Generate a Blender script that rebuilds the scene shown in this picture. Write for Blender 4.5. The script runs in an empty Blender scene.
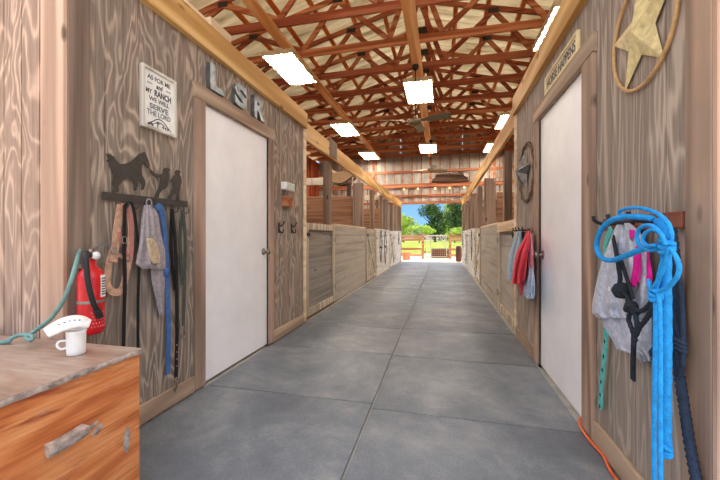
import bpy, bmesh, math, random
from mathutils import Vector, Matrix
from math import sin, cos, pi, radians

random.seed(7)
SC = bpy.context.scene
COL = SC.collection
V = Vector

# ------------------------------------------------------------------ camera numbers (used to read sizes off the walls)
FPX = 345.0
YAW = math.atan(82 / 345)
CS, SN = cos(YAW), sin(YAW)
EYE = 1.08
XL, XR = -1.66, 0.78          # the two aisle walls
YF, YT, YB = 1.23, 4.01, 14.5  # front of barn, end of tack rooms, back gable
XOL, XOR = -5.31, 4.43        # outer walls
XC = (XL + XR) / 2


def ray(u, v):
    a = (u - 360) / FPX
    return V((a * CS - SN, a * SN + CS, (236 - v) / FPX))


def onx(u, v, x):
    r = ray(u, v); t = x / r.x
    return V((x, t * r.y, EYE + t * r.z))


def ony(u, v, y):
    r = ray(u, v); t = y / r.y
    return V((t * r.x, y, EYE + t * r.z))


def onl(u, v, off=0.03):
    return onx(u, v, XL + off)


def onr(u, v, off=0.03):
    return onx(u, v, XR - off)


# ------------------------------------------------------------------ materials
def lin(c):
    out = []
    for k in c[:3]:
        k = k / 255.0
        out.append(k / 12.92 if k <= 0.04045 else ((k + 0.055) / 1.055) ** 2.4)
    return (*out, 1.0)


class NT:
    def __init__(self, name):
        self.m = bpy.data.materials.new(name)
        self.m.use_nodes = True
        self.t = self.m.node_tree
        self.n = self.t.nodes
        self.bsdf = self.n['Principled BSDF']

    def new(self, kind, **kw):
        nd = self.n.new(kind)
        for k, v in kw.items():
            if k.startswith('i_'):
                key = k[2:]
                key = int(key) if key.isdigit() else key.replace('_', ' ')
                nd.inputs[key].default_value = v
            else:
                setattr(nd, k, v)
        return nd

    def link(self, a, b):
        self.t.links.new(a, b)

    def math(self, op, a, b=None, c=None):
        nd = self.n.new('ShaderNodeMath'); nd.operation = op
        for i, x in enumerate((a, b, c)):
            if x is None: continue
            if isinstance(x, (int, float)): nd.inputs[i].default_value = x
            else: self.link(x, nd.inputs[i])
        return nd.outputs[0]

    def ramp(self, fac, stops):
        nd = self.n.new('ShaderNodeValToRGB')
        els = nd.color_ramp.elements
        while len(els) < len(stops): els.new(0.5)
        for e, (p, c) in zip(els, stops):
            e.position = p; e.color = lin(c)
        self.link(fac, nd.inputs[0])
        return nd.outputs[0]

    def mix(self, fac, a, b, mode='MIX'):
        nd = self.n.new('ShaderNodeMix'); nd.data_type = 'RGBA'; nd.blend_type = mode
        for s, x in ((0, fac), (6, a), (7, b)):
            if isinstance(x, (int, float)): nd.inputs[s].default_value = x
            elif isinstance(x, tuple): nd.inputs[s].default_value = lin(x)
            else: self.link(x, nd.inputs[s])
        return nd.outputs[2]

    def coords(self, rand=True):
        tc = self.n.new('ShaderNodeTexCoord').outputs['Object']
        if not rand: return tc
        oi = self.n.new('ShaderNodeObjectInfo')
        k = self.math('MULTIPLY', oi.outputs['Random'], 17.0)
        ad = self.n.new('ShaderNodeVectorMath'); ad.operation = 'ADD'
        self.link(tc, ad.inputs[0]); self.link(k, ad.inputs[1])
        return ad.outputs[0]

    def mapping(self, vec, scale):
        mp = self.n.new('ShaderNodeMapping'); mp.inputs['Scale'].default_value = scale
        self.link(vec, mp.inputs['Vector'])
        return mp.outputs[0]

    def noise(self, vec, scale, detail=3, rough=0.55, dist=0.0):
        nd = self.n.new('ShaderNodeTexNoise')
        nd.inputs['Scale'].default_value = scale; nd.inputs['Detail'].default_value = detail
        nd.inputs['Roughness'].default_value = rough; nd.inputs['Distortion'].default_value = dist
        if vec is not None: self.link(vec, nd.inputs['Vector'])
        return nd.outputs['Fac']

    def bump(self, h, strength=0.2, dist=0.01):
        nd = self.n.new('ShaderNodeBump'); nd.inputs['Strength'].default_value = strength
        nd.inputs['Distance'].default_value = dist
        self.link(h, nd.inputs['Height']); self.link(nd.outputs[0], self.bsdf.inputs['Normal'])

    def color(self, c):
        if isinstance(c, tuple): self.bsdf.inputs['Base Color'].default_value = lin(c)
        else: self.link(c, self.bsdf.inputs['Base Color'])

    def rough(self, r): self.bsdf.inputs['Roughness'].default_value = r
    def metal(self, r): self.bsdf.inputs['Metallic'].default_value = r
    def spec(self, r): self.bsdf.inputs['Specular IOR Level'].default_value = r


def axis_scale(axis, across, along):
    return tuple(along if a == axis else across for a in 'XYZ')


def wood(name, dark, mid, light, axis='Z', rings=34, across=2.6, along=0.32, ringw=0.55, rough=0.8, bump=0.25,
         weather=None, knots=False, vary=0.0, vary_to=None, size=1.0):
    """Long grain with cathedral rings: contour lines of a stretched noise, plus fibres."""
    k = NT(name)
    c = k.coords()
    big = k.noise(k.mapping(c, axis_scale(axis, across * size, along * size)), 1.0, 1.5, 0.45, 0.3)
    rg = k.math('SINE', k.math('MULTIPLY', big, float(rings)))
    rg = k.math('MULTIPLY_ADD', rg, 0.5, 0.5)
    fib = k.noise(k.mapping(c, axis_scale(axis, 55, 1.6)), 1.0, 4, 0.7)
    val = k.math('ADD', k.math('MULTIPLY', rg, ringw), k.math('MULTIPLY', fib, 1.0 - ringw))
    col = k.ramp(val, [(0.18, dark), (0.48, mid), (0.80, light)])
    if weather:
        w = k.noise(k.mapping(c, axis_scale(axis, 1.6, 0.7)), 1.0, 4, 0.65)
        f = k.ramp(w, [(0.42, (0, 0, 0)), (0.66, (255, 255, 255))])
        col = k.mix(k.math('MULTIPLY', f, 0.75), col, weather)
    if knots:
        vo = k.new('ShaderNodeTexVoronoi'); vo.inputs['Scale'].default_value = 1.0
        k.link(k.mapping(c, axis_scale(axis, 6.0, 2.6)), vo.inputs['Vector'])
        f = k.ramp(vo.outputs['Distance'], [(0.06, (255, 255, 255)), (0.13, (0, 0, 0))])
        col = k.mix(k.math('MULTIPLY', f, 0.75), col, tuple(int(x * 0.45) for x in dark))
    if vary_to:
        oi = k.n.new('ShaderNodeObjectInfo')
        col = k.mix(k.math('MULTIPLY', oi.outputs['Random'], vary), col, vary_to)
    k.color(col); k.rough(rough); k.spec(0.25)
    k.bump(val, bump, 0.004)
    return k.m


def plain(name, c, rough=0.6, metal=0.0, var=0.12, scale=30, bump=0.0, spec=0.5):
    k = NT(name)
    co = k.coords()
    n = k.noise(co, scale, 3, 0.6)
    d = tuple(max(0, x * (1 - var)) for x in c); l = tuple(min(255, x * (1 + var)) for x in c)
    k.color(k.ramp(n, [(0.3, d), (0.7, l)])); k.rough(rough); k.metal(metal); k.spec(spec)
    if bump: k.bump(n, bump, 0.003)
    return k.m


def fabric(name, c, weave=900, rough=0.95, var=0.18):
    k = NT(name)
    co = k.coords()
    n = k.noise(co, 45, 4, 0.65)
    w = k.noise(co, weave, 1, 0.5)
    d = tuple(x * (1 - var) for x in c); l = tuple(min(255, x * (1 + var)) for x in c)
    col = k.ramp(k.math('ADD', k.math('MULTIPLY', n, 0.6), k.math('MULTIPLY', w, 0.4)), [(0.32, d), (0.68, l)])
    k.color(col); k.rough(rough); k.spec(0.15); k.bump(w, 0.3, 0.001)
    return k.m


def ply(name, dark, mid, light, axis, weather, stretch=1.0):
    """Rotary-cut plywood face: flame-shaped contour bands along the height, pale spring wood between."""
    k = NT(name)
    c = k.coords(False)
    sc = (1, 5.2, 1.15 * stretch) if axis == 'Y' else (5.2, 1, 1.15 * stretch)
    n = k.noise(k.mapping(c, sc), 1.0, 2.6, 0.5, 0.5)
    rg = k.math('MULTIPLY_ADD', k.math('SINE', k.math('MULTIPLY', n, 78.0)), 0.5, 0.5)
    rg = k.math('POWER', rg, 3.0)
    fs = (1, 75, 2.2) if axis == 'Y' else (75, 1, 2.2)
    fib = k.noise(k.mapping(c, fs), 1.0, 4, 0.7)
    big = k.noise(k.mapping(c, tuple(x * .5 for x in sc)), 1.3, 3, 0.6)
    v = k.math('ADD', k.math('MULTIPLY', rg, k.math('MULTIPLY', big, .74)), k.math('MULTIPLY', fib, .66))
    col = k.ramp(v, [(0.2, dark), (0.40, mid), (0.74, light)])
    f = k.ramp(k.noise(k.mapping(c, (1.5, 1.5, .8)), 1.0, 4, .65), [(.44, (0, 0, 0)), (.68, (255, 255, 255))])
    col = k.mix(k.math('MULTIPLY', f, .55), col, weather)
    k.color(col); k.rough(.85); k.spec(.2); k.bump(v, .3, .004)
    return k.m


M = {}
M['ply_left'] = ply('weathered plywood', (116, 102, 90), (148, 132, 118), (190, 169, 151), 'Y', (137, 128, 118))
M['ply_front'] = ply('sunbleached plywood', (136, 112, 98), (166, 138, 121), (212, 180, 158), 'X', (150, 128, 114))
M['ply_right'] = ply('grey plywood', (126, 112, 100), (155, 139, 126), (188, 171, 155), 'Y', (142, 132, 122), stretch=.55)
M['board_z'] = wood('weathered board', (128, 104, 88), (160, 130, 110), (190, 158, 135), 'Z', rings=26, across=6, weather=(146, 126, 110), knots=True)
M['board_dark'] = wood('dark weathered post', (104, 87, 76), (132, 112, 98), (154, 132, 116), 'Z', rings=22, across=9, ringw=.35, knots=True)
M['board_pink'] = wood('bleached corner board', (166, 134, 114), (192, 156, 134), (216, 180, 156), 'Z', rings=26, across=6, knots=True)
M['board_y'] = wood('weathered rail board', (150, 124, 104), (178, 150, 126), (200, 172, 146), 'Y', rings=26, across=6, weather=(160, 142, 122))
M['beam'] = wood('golden beam lumber', (182, 134, 74), (208, 163, 100), (228, 188, 130), 'Y', rings=24, across=4, knots=True, rough=0.7)
M['truss'] = wood('truss lumber', (142, 78, 44), (178, 106, 66), (204, 140, 96), 'X', rings=20, across=6, rough=0.65, vary=0.6, vary_to=(124, 44, 30))
M['brace'] = wood('orange brace lumber', (222, 160, 96), (238, 184, 122), (248, 204, 148), 'Y', rings=20, across=6, rough=0.65)
M['girt'] = wood('girt lumber', (146, 82, 50), (172, 106, 70), (192, 130, 92), 'X', rings=20, across=6, rough=0.65)
M['purlin'] = wood('purlin lumber', (196, 106, 46), (220, 132, 66), (236, 160, 92), 'Y', rings=20, across=6, rough=0.65)
M['stall_plank'] = wood('stall planks', (130, 119, 108), (157, 145, 132), (180, 169, 157), 'Y', rings=16, across=7, along=0.5, ringw=.35, weather=(164, 158, 150), knots=True, vary=0.3, vary_to=(200, 192, 180))
M['stall_grey'] = wood('greyed door planks', (104, 98, 92), (134, 126, 117), (160, 151, 141), 'Y', rings=16, across=7, along=0.5, ringw=.35, weather=(146, 142, 138), knots=True)
M['stall_daylit'] = wood('daylit stall planks', (190, 186, 180), (216, 213, 208), (234, 232, 229), 'Y', rings=24, across=7, along=0.5, weather=(214, 212, 210))  # paler than the near planks: daylight from the far opening put into the colour
M['stall_frame'] = wood('stall frame boards', (160, 146, 126), (190, 175, 153), (212, 199, 178), 'Z', rings=22, across=7, knots=True)
M['stall_cap'] = wood('pale cap board', (206, 178, 142), (226, 200, 166), (240, 218, 188), 'Y', rings=20, across=6)
M['post'] = wood('stall post', (100, 82, 68), (132, 109, 92), (158, 132, 113), 'Z', rings=22, across=6, weather=(132, 116, 104), knots=True)
M['partition'] = wood('partition planks', (118, 80, 58), (146, 104, 78), (168, 126, 98), 'X', rings=26, across=6, weather=(150, 112, 82))
M['outer'] = wood('red-brown siding', (120, 46, 22), (156, 68, 36), (180, 92, 54), 'Z', rings=22, across=6)
M['dark_plank'] = wood('old dark slab', (44, 28, 20), (70, 46, 33), (96, 66, 48), 'X', rings=22, across=7)
M['fence'] = wood('fence rail wood', (172, 122, 92), (196, 146, 112), (214, 168, 134), 'X', rings=20, across=6)
M['white_door'] = plain('white door paint', (244, 242, 241), 0.45, var=0.02, scale=4)
M['nickel'] = plain('dull nickel', (150, 142, 130), 0.3, 1.0)
M['iron'] = plain('dark iron', (52, 48, 46), 0.6, 0.4, bump=0.1)
M['steel'] = plain('grey hinge steel', (150, 146, 140), 0.45, 0.8)
M['silhouette'] = plain('dark bronze sheet steel', (70, 64, 58), 0.65, 0.3, var=0.1)
M['zinc'] = plain('galvanised metal', (128, 136, 140), 0.42, 0.75, var=0.22, scale=14)
M['concrete'] = plain('dusty concrete', (176, 172, 164), 0.9, var=0.1, scale=8)
M['dirt'] = plain('stall dirt', (120, 92, 66), 1.0, var=0.2, scale=6, bump=0.4)
M['earth'] = plain('pale sandy ground', (226, 206, 178), 1.0, var=0.1, scale=0.7, bump=0.2)
M['meadow'] = plain('sunlit meadow', (150, 164, 70), 1.0, var=0.25, scale=0.4)
M['grass'] = plain('grass blades', (176, 186, 80), 0.9, var=0.25, scale=1.5)
M['white_plastic'] = plain('white plastic', (240, 238, 234), 0.4, var=0.03)
M['red_paint'] = plain('red extinguisher paint', (206, 22, 30), 0.3, var=0.06)
M['rubber'] = plain('black rubber', (28, 28, 30), 0.6)
M['paper'] = plain('white paper label', (232, 230, 224), 0.7, var=0.05)
M['ink'] = plain('grey print', (72, 72, 76), 0.8, var=0.15)
M['ink_soft'] = plain('faded grey print', (120, 124, 126), 0.8, var=0.15)
M['whiteboard'] = plain('painted white sign face', (238, 236, 230), 0.6, var=0.05, scale=10)
M['sign_frame'] = wood('pale grey sign frame', (176, 168, 156), (202, 196, 184), (222, 216, 206), 'Z', rings=20, across=8)
M['cream'] = plain('cream sign paint', (232, 208, 158), 0.6, var=0.05, scale=12)
M['cream_face'] = plain('pale sign face', (206, 190, 152), 0.7, var=0.1, scale=14)
M['gold'] = plain('antique gold paint', (212, 194, 142), 0.5, 0.1, var=0.14, scale=22)
M['gold_rod'] = plain('tan ring rod', (190, 150, 100), 0.6, 0.1, var=0.1)
M['star_metal'] = plain('brushed grey tin', (138, 134, 130), 0.4, 0.7, var=0.15)
M['rust_rod'] = plain('brown wire ring', (112, 88, 70), 0.7, 0.2, var=0.2)
M['rust_board'] = wood('rust brown rail', (92, 50, 36), (120, 68, 50), (140, 84, 64), 'Y', rings=18, across=8)
M['orange_cord'] = plain('orange cord jacket', (240, 98, 40), 0.5, var=0.08)
M['green_cord'] = plain('faded green hose', (108, 142, 136), 0.6, var=0.12)
M['strap_tan'] = fabric('tan webbing', (196, 156, 130))
M['strap_pink'] = fabric('pink webbing', (196, 128, 118))
M['strap_black'] = fabric('black webbing', (40, 37, 38))
M['strap_blue'] = fabric('blue webbing', (72, 104, 152))
M['strap_green'] = fabric('dark green webbing', (76, 80, 74))
M['mesh_grey'] = fabric('lavender grey mesh', (156, 146, 148), weave=500)
M['mesh_silver'] = fabric('silver grey mesh', (184, 186, 198), weave=500)
M['fleece_tan'] = fabric('tan fleece', (186, 164, 136))
M['rope_blue'] = fabric('sky blue rope', (44, 146, 214), weave=260, var=0.14)
M['rope_teal'] = fabric('turquoise rope', (92, 178, 170), weave=260)
M['rope_navy'] = fabric('navy braided rope', (50, 60, 78), weave=260)
M['rope_black'] = fabric('black rope', (44, 48, 54), weave=260)
M['magenta'] = fabric('hot pink cloth', (240, 40, 150))
M['coral'] = fabric('coral red fleece', (250, 84, 94))
M['pink'] = fabric('pale pink cloth', (236, 150, 166))
M['denim'] = fabric('pale blue cloth', (166, 190, 206))
M['greyblue'] = fabric('grey blue cloth', (184, 194, 212))
M['bark_grey'] = plain('weathered grey live edge', (158, 142, 132), 0.9, var=0.3, scale=26, bump=0.6)
M['leather'] = plain('tan saddle leather', (158, 124, 86), 0.5, var=0.15)
M['leather_dark'] = plain('dark saddle leather', (56, 40, 34), 0.55, var=0.15)
M['fan_paint'] = plain('dull olive grey fan paint', (128, 112, 84), 0.5, 0.3, var=0.1)
M['fixture'] = plain('beige lamp housing', (206, 184, 144), 0.5, var=0.05)
M['red_brown'] = plain('red-brown plastic', (92, 44, 36), 0.5)
M['orange_tub'] = plain('orange plastic', (232, 138, 104), 0.5, var=0.08)
M['bark'] = plain('tree bark', (92, 76, 60), 0.95, var=0.25, scale=8, bump=0.5)
M['wire'] = plain('galvanised gate tube', (206, 196, 176), 0.5, 0.4, var=0.1)


def leafmat(name, c):
    k = NT(name)
    oi = k.n.new('ShaderNodeObjectInfo')
    n = k.noise(k.coords(), 0.9, 3, 0.6)
    k.color(k.ramp(n, [(0.3, tuple(x * 0.72 for x in c)), (0.7, tuple(min(255, x * 1.22) for x in c))]))
    k.rough(0.7); k.spec(0.2)
    return k.m


M['leaf_dark'] = leafmat('dark evergreen leaves', (72, 98, 52))
M['leaf_mid'] = leafmat('mid green leaves', (112, 142, 62))
M['leaf_lime'] = leafmat('yellow green leaves', (168, 188, 84))


def roof_metal():
    k = NT('bare roof metal')
    c = k.coords(False)
    n = k.noise(k.mapping(c, (0.8, 3.0, 0.8)), 1.5, 4, 0.6)
    k.color(k.ramp(n, [(0.3, (176, 160, 130)), (0.5, (206, 192, 164)), (0.72, (224, 212, 186))]))
    k.rough(0.5); k.metal(0.15)
    return k.m


def wall_metal():
    k = NT('ribbed wall metal')
    c = k.coords(False)
    n = k.noise(k.mapping(c, (4.0, 1.0, 0.5)), 1.5, 4, 0.6)
    k.color(k.ramp(n, [(0.3, (138, 130, 118)), (0.5, (166, 158, 147)), (0.72, (190, 184, 174))]))
    k.rough(0.5); k.metal(0.15)
    return k.m


def mat_rubber():
    k = NT('grey stall mat')
    c = k.coords()
    a = k.noise(c, 1.6, 6, 0.68, 0.4)
    b = k.noise(c, 90, 2, 0.6)
    d = k.noise(c, 5.5, 5, 0.7)
    v = k.math('ADD', k.math('MULTIPLY', a, 0.6), k.math('ADD', k.math('MULTIPLY', b, 0.18), k.math('MULTIPLY', d, 0.22)))
    col = k.ramp(v, [(0.36, (90, 95, 103)), (0.5, (113, 118, 125)), (0.62, (142, 144, 147))])
    dust = k.ramp(d, [(0.60, (0, 0, 0)), (0.78, (255, 255, 255))])
    col = k.mix(k.math('MULTIPLY', dust, 0.35), col, (160, 154, 144))
    k.color(col); k.rough(0.5); k.spec(0.5)
    k.bump(b, 0.25, 0.003)
    return k.m


def chest_wood():
    k = NT('oiled cedar planks')
    c = k.coords(False)
    big = k.noise(k.mapping(c, (3.2, 0.9, 4.2)), 1.0, 2.5, 0.5, 0.6)
    rg = k.math('MULTIPLY_ADD', k.math('SINE', k.math('MULTIPLY', big, 30.0)), 0.5, 0.5)
    fib = k.noise(k.mapping(c, (60, 3.0, 70)), 1.0, 4, 0.7)
    v = k.math('ADD', k.math('MULTIPLY', rg, 0.3), k.math('MULTIPLY', fib, 0.7))
    col = k.ramp(v, [(0.2, (162, 78, 34)), (0.5, (206, 122, 66)), (0.8, (230, 160, 104))])
    st = k.noise(k.mapping(c, (2.0, 1.5, 15.0)), 1.3, 5, 0.66, 0.7)
    f = k.ramp(st, [(0.54, (0, 0, 0)), (0.66, (255, 255, 255))])
    col = k.mix(k.math('MULTIPLY', f, 0.8), col, (140, 56, 30))
    f2 = k.ramp(k.noise(k.mapping(c, (2.0, 2.0, 6.0)), 2.1, 5, 0.7), [(0.64, (0, 0, 0)), (0.72, (255, 255, 255))])
    col = k.mix(k.math('MULTIPLY', f2, 0.6), col, (168, 142, 122))
    k.color(col); k.rough(0.42); k.bump(v, 0.25, 0.004)
    return k.m


def chest_top():
    k = NT('worn cedar lid')
    c = k.coords(False)
    n = k.noise(k.mapping(c, (1.4, 5.0, 3.0)), 1.6, 5, 0.65, 0.5)
    fib = k.noise(k.mapping(c, (4.0, 60, 60)), 1.0, 3, 0.7)
    v = k.math('ADD', k.math('MULTIPLY', n, 0.7), k.math('MULTIPLY', fib, 0.3))
    k.color(k.ramp(v, [(0.3, (120, 98, 86)), (0.46, (160, 130, 112)), (0.56, (172, 150, 134)), (0.7, (184, 172, 160))]))
    k.rough(0.45); k.bump(v, 0.2, 0.004)
    return k.m


def lens_mat():
    k = NT('glowing prismatic lens')
    tc = k.coords(False)
    vo = k.new('ShaderNodeTexVoronoi'); vo.inputs['Scale'].default_value = 15.0
    k.link(tc, vo.inputs['Vector'])
    f = k.ramp(vo.outputs['Distance'], [(0.40, (255, 255, 255)), (0.52, (0, 0, 0))])
    k.color((240, 225, 190))
    col = k.mix(f, (255, 232, 184), (255, 246, 234))
    k.link(col, k.bsdf.inputs['Emission Color'])
    st = k.math('MULTIPLY_ADD', f, LENS - 1.1, 1.1)
    k.link(st, k.bsdf.inputs['Emission Strength'])
    return k.m


LENS = 42.0
M['roof'] = roof_metal(); M['wallmetal'] = wall_metal(); M['mat'] = mat_rubber()
M['chest'] = chest_wood(); M['chest_top'] = chest_top(); M['lens'] = lens_mat()
k = NT('warm bulb'); k.color((255, 220, 160)); k.bsdf.inputs['Emission Color'].default_value = lin((255, 214, 150))
k.bsdf.inputs['Emission Strength'].default_value = 1.6; M['bulb'] = k.m


# ------------------------------------------------------------------ mesh helpers
def B(): return bmesh.new()


def box(bm, x0, x1, y0, y1, z0, z1, bev=0.0):
    t = bmesh.new()
    bmesh.ops.create_cube(t, size=1.0)
    for v in t.verts:
        v.co = V(((x0 + x1) / 2 + v.co.x * (x1 - x0), (y0 + y1) / 2 + v.co.y * (y1 - y0), (z0 + z1) / 2 + v.co.z * (z1 - z0)))
    if bev:
        bmesh.ops.bevel(t, geom=t.edges[:], offset=bev, segments=1, affect='EDGES')
    merge(bm, t)
    return bm


def merge(bm, t, mat=None):
    me = bpy.data.meshes.new('tmp')
    t.to_mesh(me); t.free()
    if mat is not None: me.transform(mat)
    bm.from_mesh(me)
    bpy.data.meshes.remove(me)


def bar(bm, p, q, w, h, side=V((0, 1, 0)), bev=0.0):
    """A board from p to q; h across (in the plane), w along `side`."""
    p, q = V(p), V(q)
    d = (q - p).normalized()
    s = (side - d * side.dot(d)).normalized()
    n = d.cross(s)
    t = bmesh.new()
    vs = []
    for e in (p, q):
        for a, b in ((-1, -1), (1, -1), (1, 1), (-1, 1)):
            vs.append(t.verts.new(e + s * (a * w / 2) + n * (b * h / 2)))
    for f in ((0, 1, 2, 3), (7, 6, 5, 4), (0, 4, 5, 1), (1, 5, 6, 2), (2, 6, 7, 3), (3, 7, 4, 0)):
        t.faces.new([vs[i] for i in f])
    bmesh.ops.recalc_face_normals(t, faces=t.faces[:])
    if bev: bmesh.ops.bevel(t, geom=t.edges[:], offset=bev, segments=1, affect='EDGES')
    merge(bm, t)
    return bm


def smooth(pts, n=6, closed=False):
    pts = [V(p) for p in pts]
    if len(pts) < 3 and not closed: 
        return [pts[0].lerp(pts[-1], i / n) for i in range(n + 1)]
    out = []
    N = len(pts)
    rng = range(N) if closed else range(N - 1)
    for i in rng:
        if closed:
            a, b, c, d = pts[(i - 1) % N], pts[i], pts[(i + 1) % N], pts[(i + 2) % N]
        else:
            a, b, c, d = pts[max(i - 1, 0)], pts[i], pts[i + 1], pts[min(i + 2, N - 1)]
        for k in range(n):
            t = k / n
            out.append(0.5 * ((2 * b) + (c - a) * t + (2 * a - 5 * b + 4 * c - d) * t * t + (3 * b - a - 3 * c + d) * t ** 3))
    if not closed: out.append(pts[-1])
    return out


def sweep(bm, pts, prof, nrm=None, closed=False, twist=0.0, radf=None):
    """Sweep a closed 2D profile [(a,b)] along pts; nrm fixes the b direction (e.g. the wall's normal)."""
    N = len(pts)
    rings = []
    ref = V((0, 0, 1))
    dist = 0.0
    prev_s = None
    for i, p in enumerate(pts):
        if closed: d = pts[(i + 1) % N] - pts[(i - 1) % N]
        else: d = pts[min(i + 1, N - 1)] - pts[max(i - 1, 0)]
        if d.length < 1e-9: d = V((0, 0, 1))
        d.normalize()
        if i: dist += (p - pts[i - 1]).length
        if nrm is not None:
            s = d.cross(nrm)
            if s.length < 0.15: s = prev_s if prev_s is not None else d.orthogonal()
            s.normalize(); n = s.cross(d).normalized()
        else:
            if prev_s is None: s = d.cross(ref) if abs(d.z) < 0.95 else d.cross(V((1, 0, 0)))
            else: s = prev_s - d * prev_s.dot(d)
            s.normalize(); n = s.cross(d)
        prev_s = s
        ring = []
        for j, (a, b) in enumerate(prof):
            f = 1.0 if radf is None else radf(dist, math.atan2(b, a), i / max(1, N - 1))
            ring.append(bm.verts.new(p + s * (a * f) + n * (b * f)))
        rings.append(ring)
    K = len(prof)
    for i in range(N if closed else N - 1):
        r0, r1 = rings[i], rings[(i + 1) % N]
        for j in range(K):
            bm.faces.new((r0[j], r0[(j + 1) % K], r1[(j + 1) % K], r1[j]))
    if not closed:
        bm.faces.new(rings[0][::-1]); bm.faces.new(rings[-1])
    return bm


def circ(r, k=8): return [(r * cos(2 * pi * i / k), r * sin(2 * pi * i / k)) for i in range(k)]
def rect(w, t): return [(-w / 2, -t / 2), (w / 2, -t / 2), (w / 2, t / 2), (-w / 2, t / 2)]


def tube(bm, pts, r, k=8, n=6, closed=False, radf=None):
    return sweep(bm, smooth(pts, n, closed), circ(r, k), None, closed, radf=radf)


def braid(bm, pts, r, n=10, pitch=0.03, amp=0.13, closed=False, k=10):
    return sweep(bm, smooth(pts, n, closed), circ(r, k), None, closed,
                 radf=lambda s, a, t: 1 + amp * sin(2 * pi * s / pitch + 3 * a))


def ribbon(bm, pts, w, t, nrm, n=6):
    return sweep(bm, smooth(pts, n), rect(w, t), nrm)


def lathe(bm, prof, c, k=24, axis='Z'):
    rings = []
    for r, h in prof:
        ring = []
        for i in range(k):
            a = 2 * pi * i / k
            if axis == 'Z': co = V((r * cos(a), r * sin(a), h))
            elif axis == 'X': co = V((h, r * cos(a), r * sin(a)))
            else: co = V((r * cos(a), h, r * sin(a)))
            ring.append(bm.verts.new(V(c) + co))
        rings.append(ring)
    for r0, r1 in zip(rings, rings[1:]):
        for i in range(k): bm.faces.new((r0[i], r0[(i + 1) % k], r1[(i + 1) % k], r1[i]))
    if prof[0][0] > 1e-6: bm.faces.new(rings[0][::-1])
    if prof[-1][0] > 1e-6: bm.faces.new(rings[-1])
    bmesh.ops.recalc_face_normals(bm, faces=bm.faces[:])
    return bm


def plate(bm, poly, M3, depth):
    """Extrude a 2D outline by depth; M3 maps (a, b, out) to the world."""
    t = bmesh.new()
    vs = [t.verts.new((a, b, 0)) for a, b in poly]
    f = t.faces.new(vs)
    r = bmesh.ops.extrude_face_region(t, geom=[f])
    for g in r['geom']:
        if isinstance(g, bmesh.types.BMVert): g.co.z += depth
    bmesh.ops.triangulate(t, faces=[f for f in t.faces if len(f.verts) > 4])
    bmesh.ops.recalc_face_normals(t, faces=t.faces[:])
    merge(bm, t, M3)
    return bm


def wall_l(y, z, off=0.0):   # a=+Y, b=+Z, out=+X
    return Matrix(((0, 0, 1, XL + off), (1, 0, 0, y), (0, 1, 0, z), (0, 0, 0, 1)))


def wall_r(y, z, off=0.0):   # a=-Y, b=+Z, out=-X
    return Matrix(((0, 0, -1, XR - off), (-1, 0, 0, y), (0, 1, 0, z), (0, 0, 0, 1)))


def text_bm(bm, txt, w, h, M3, ext=0.001, bold=0.0, shear=0.0):
    """Lettering fitted to a w x h box centred at the origin of M3."""
    c = bpy.data.curves.new('lettering', 'FONT')
    c.body = txt; c.extrude = 0.5; c.offset = bold; c.align_x = 'CENTER'; c.align_y = 'CENTER'; c.shear = shear
    o = bpy.data.objects.new('lettering', c); COL.objects.link(o)
    dg = bpy.context.evaluated_depsgraph_get()
    me = bpy.data.meshes.new_from_object(o.evaluated_get(dg))
    bpy.data.objects.remove(o); bpy.data.curves.remove(c)
    xs = [v.co.x for v in me.vertices]; ys = [v.co.y for v in me.vertices]
    x0, x1, y0, y1 = min(xs), max(xs), min(ys), max(ys)
    for v in me.vertices:
        v.co = V(((v.co.x - (x0 + x1) / 2) * w / (x1 - x0), (v.co.y - (y0 + y1) / 2) * h / (y1 - y0), (v.co.z + 0.5) * ext))
    me.transform(M3)
    bm.from_mesh(me); bpy.data.meshes.remove(me)
    return bm


def noise2(a, b, s=0.0):
    from mathutils import noise
    return noise.noise(V((a, b, s)))


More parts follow.
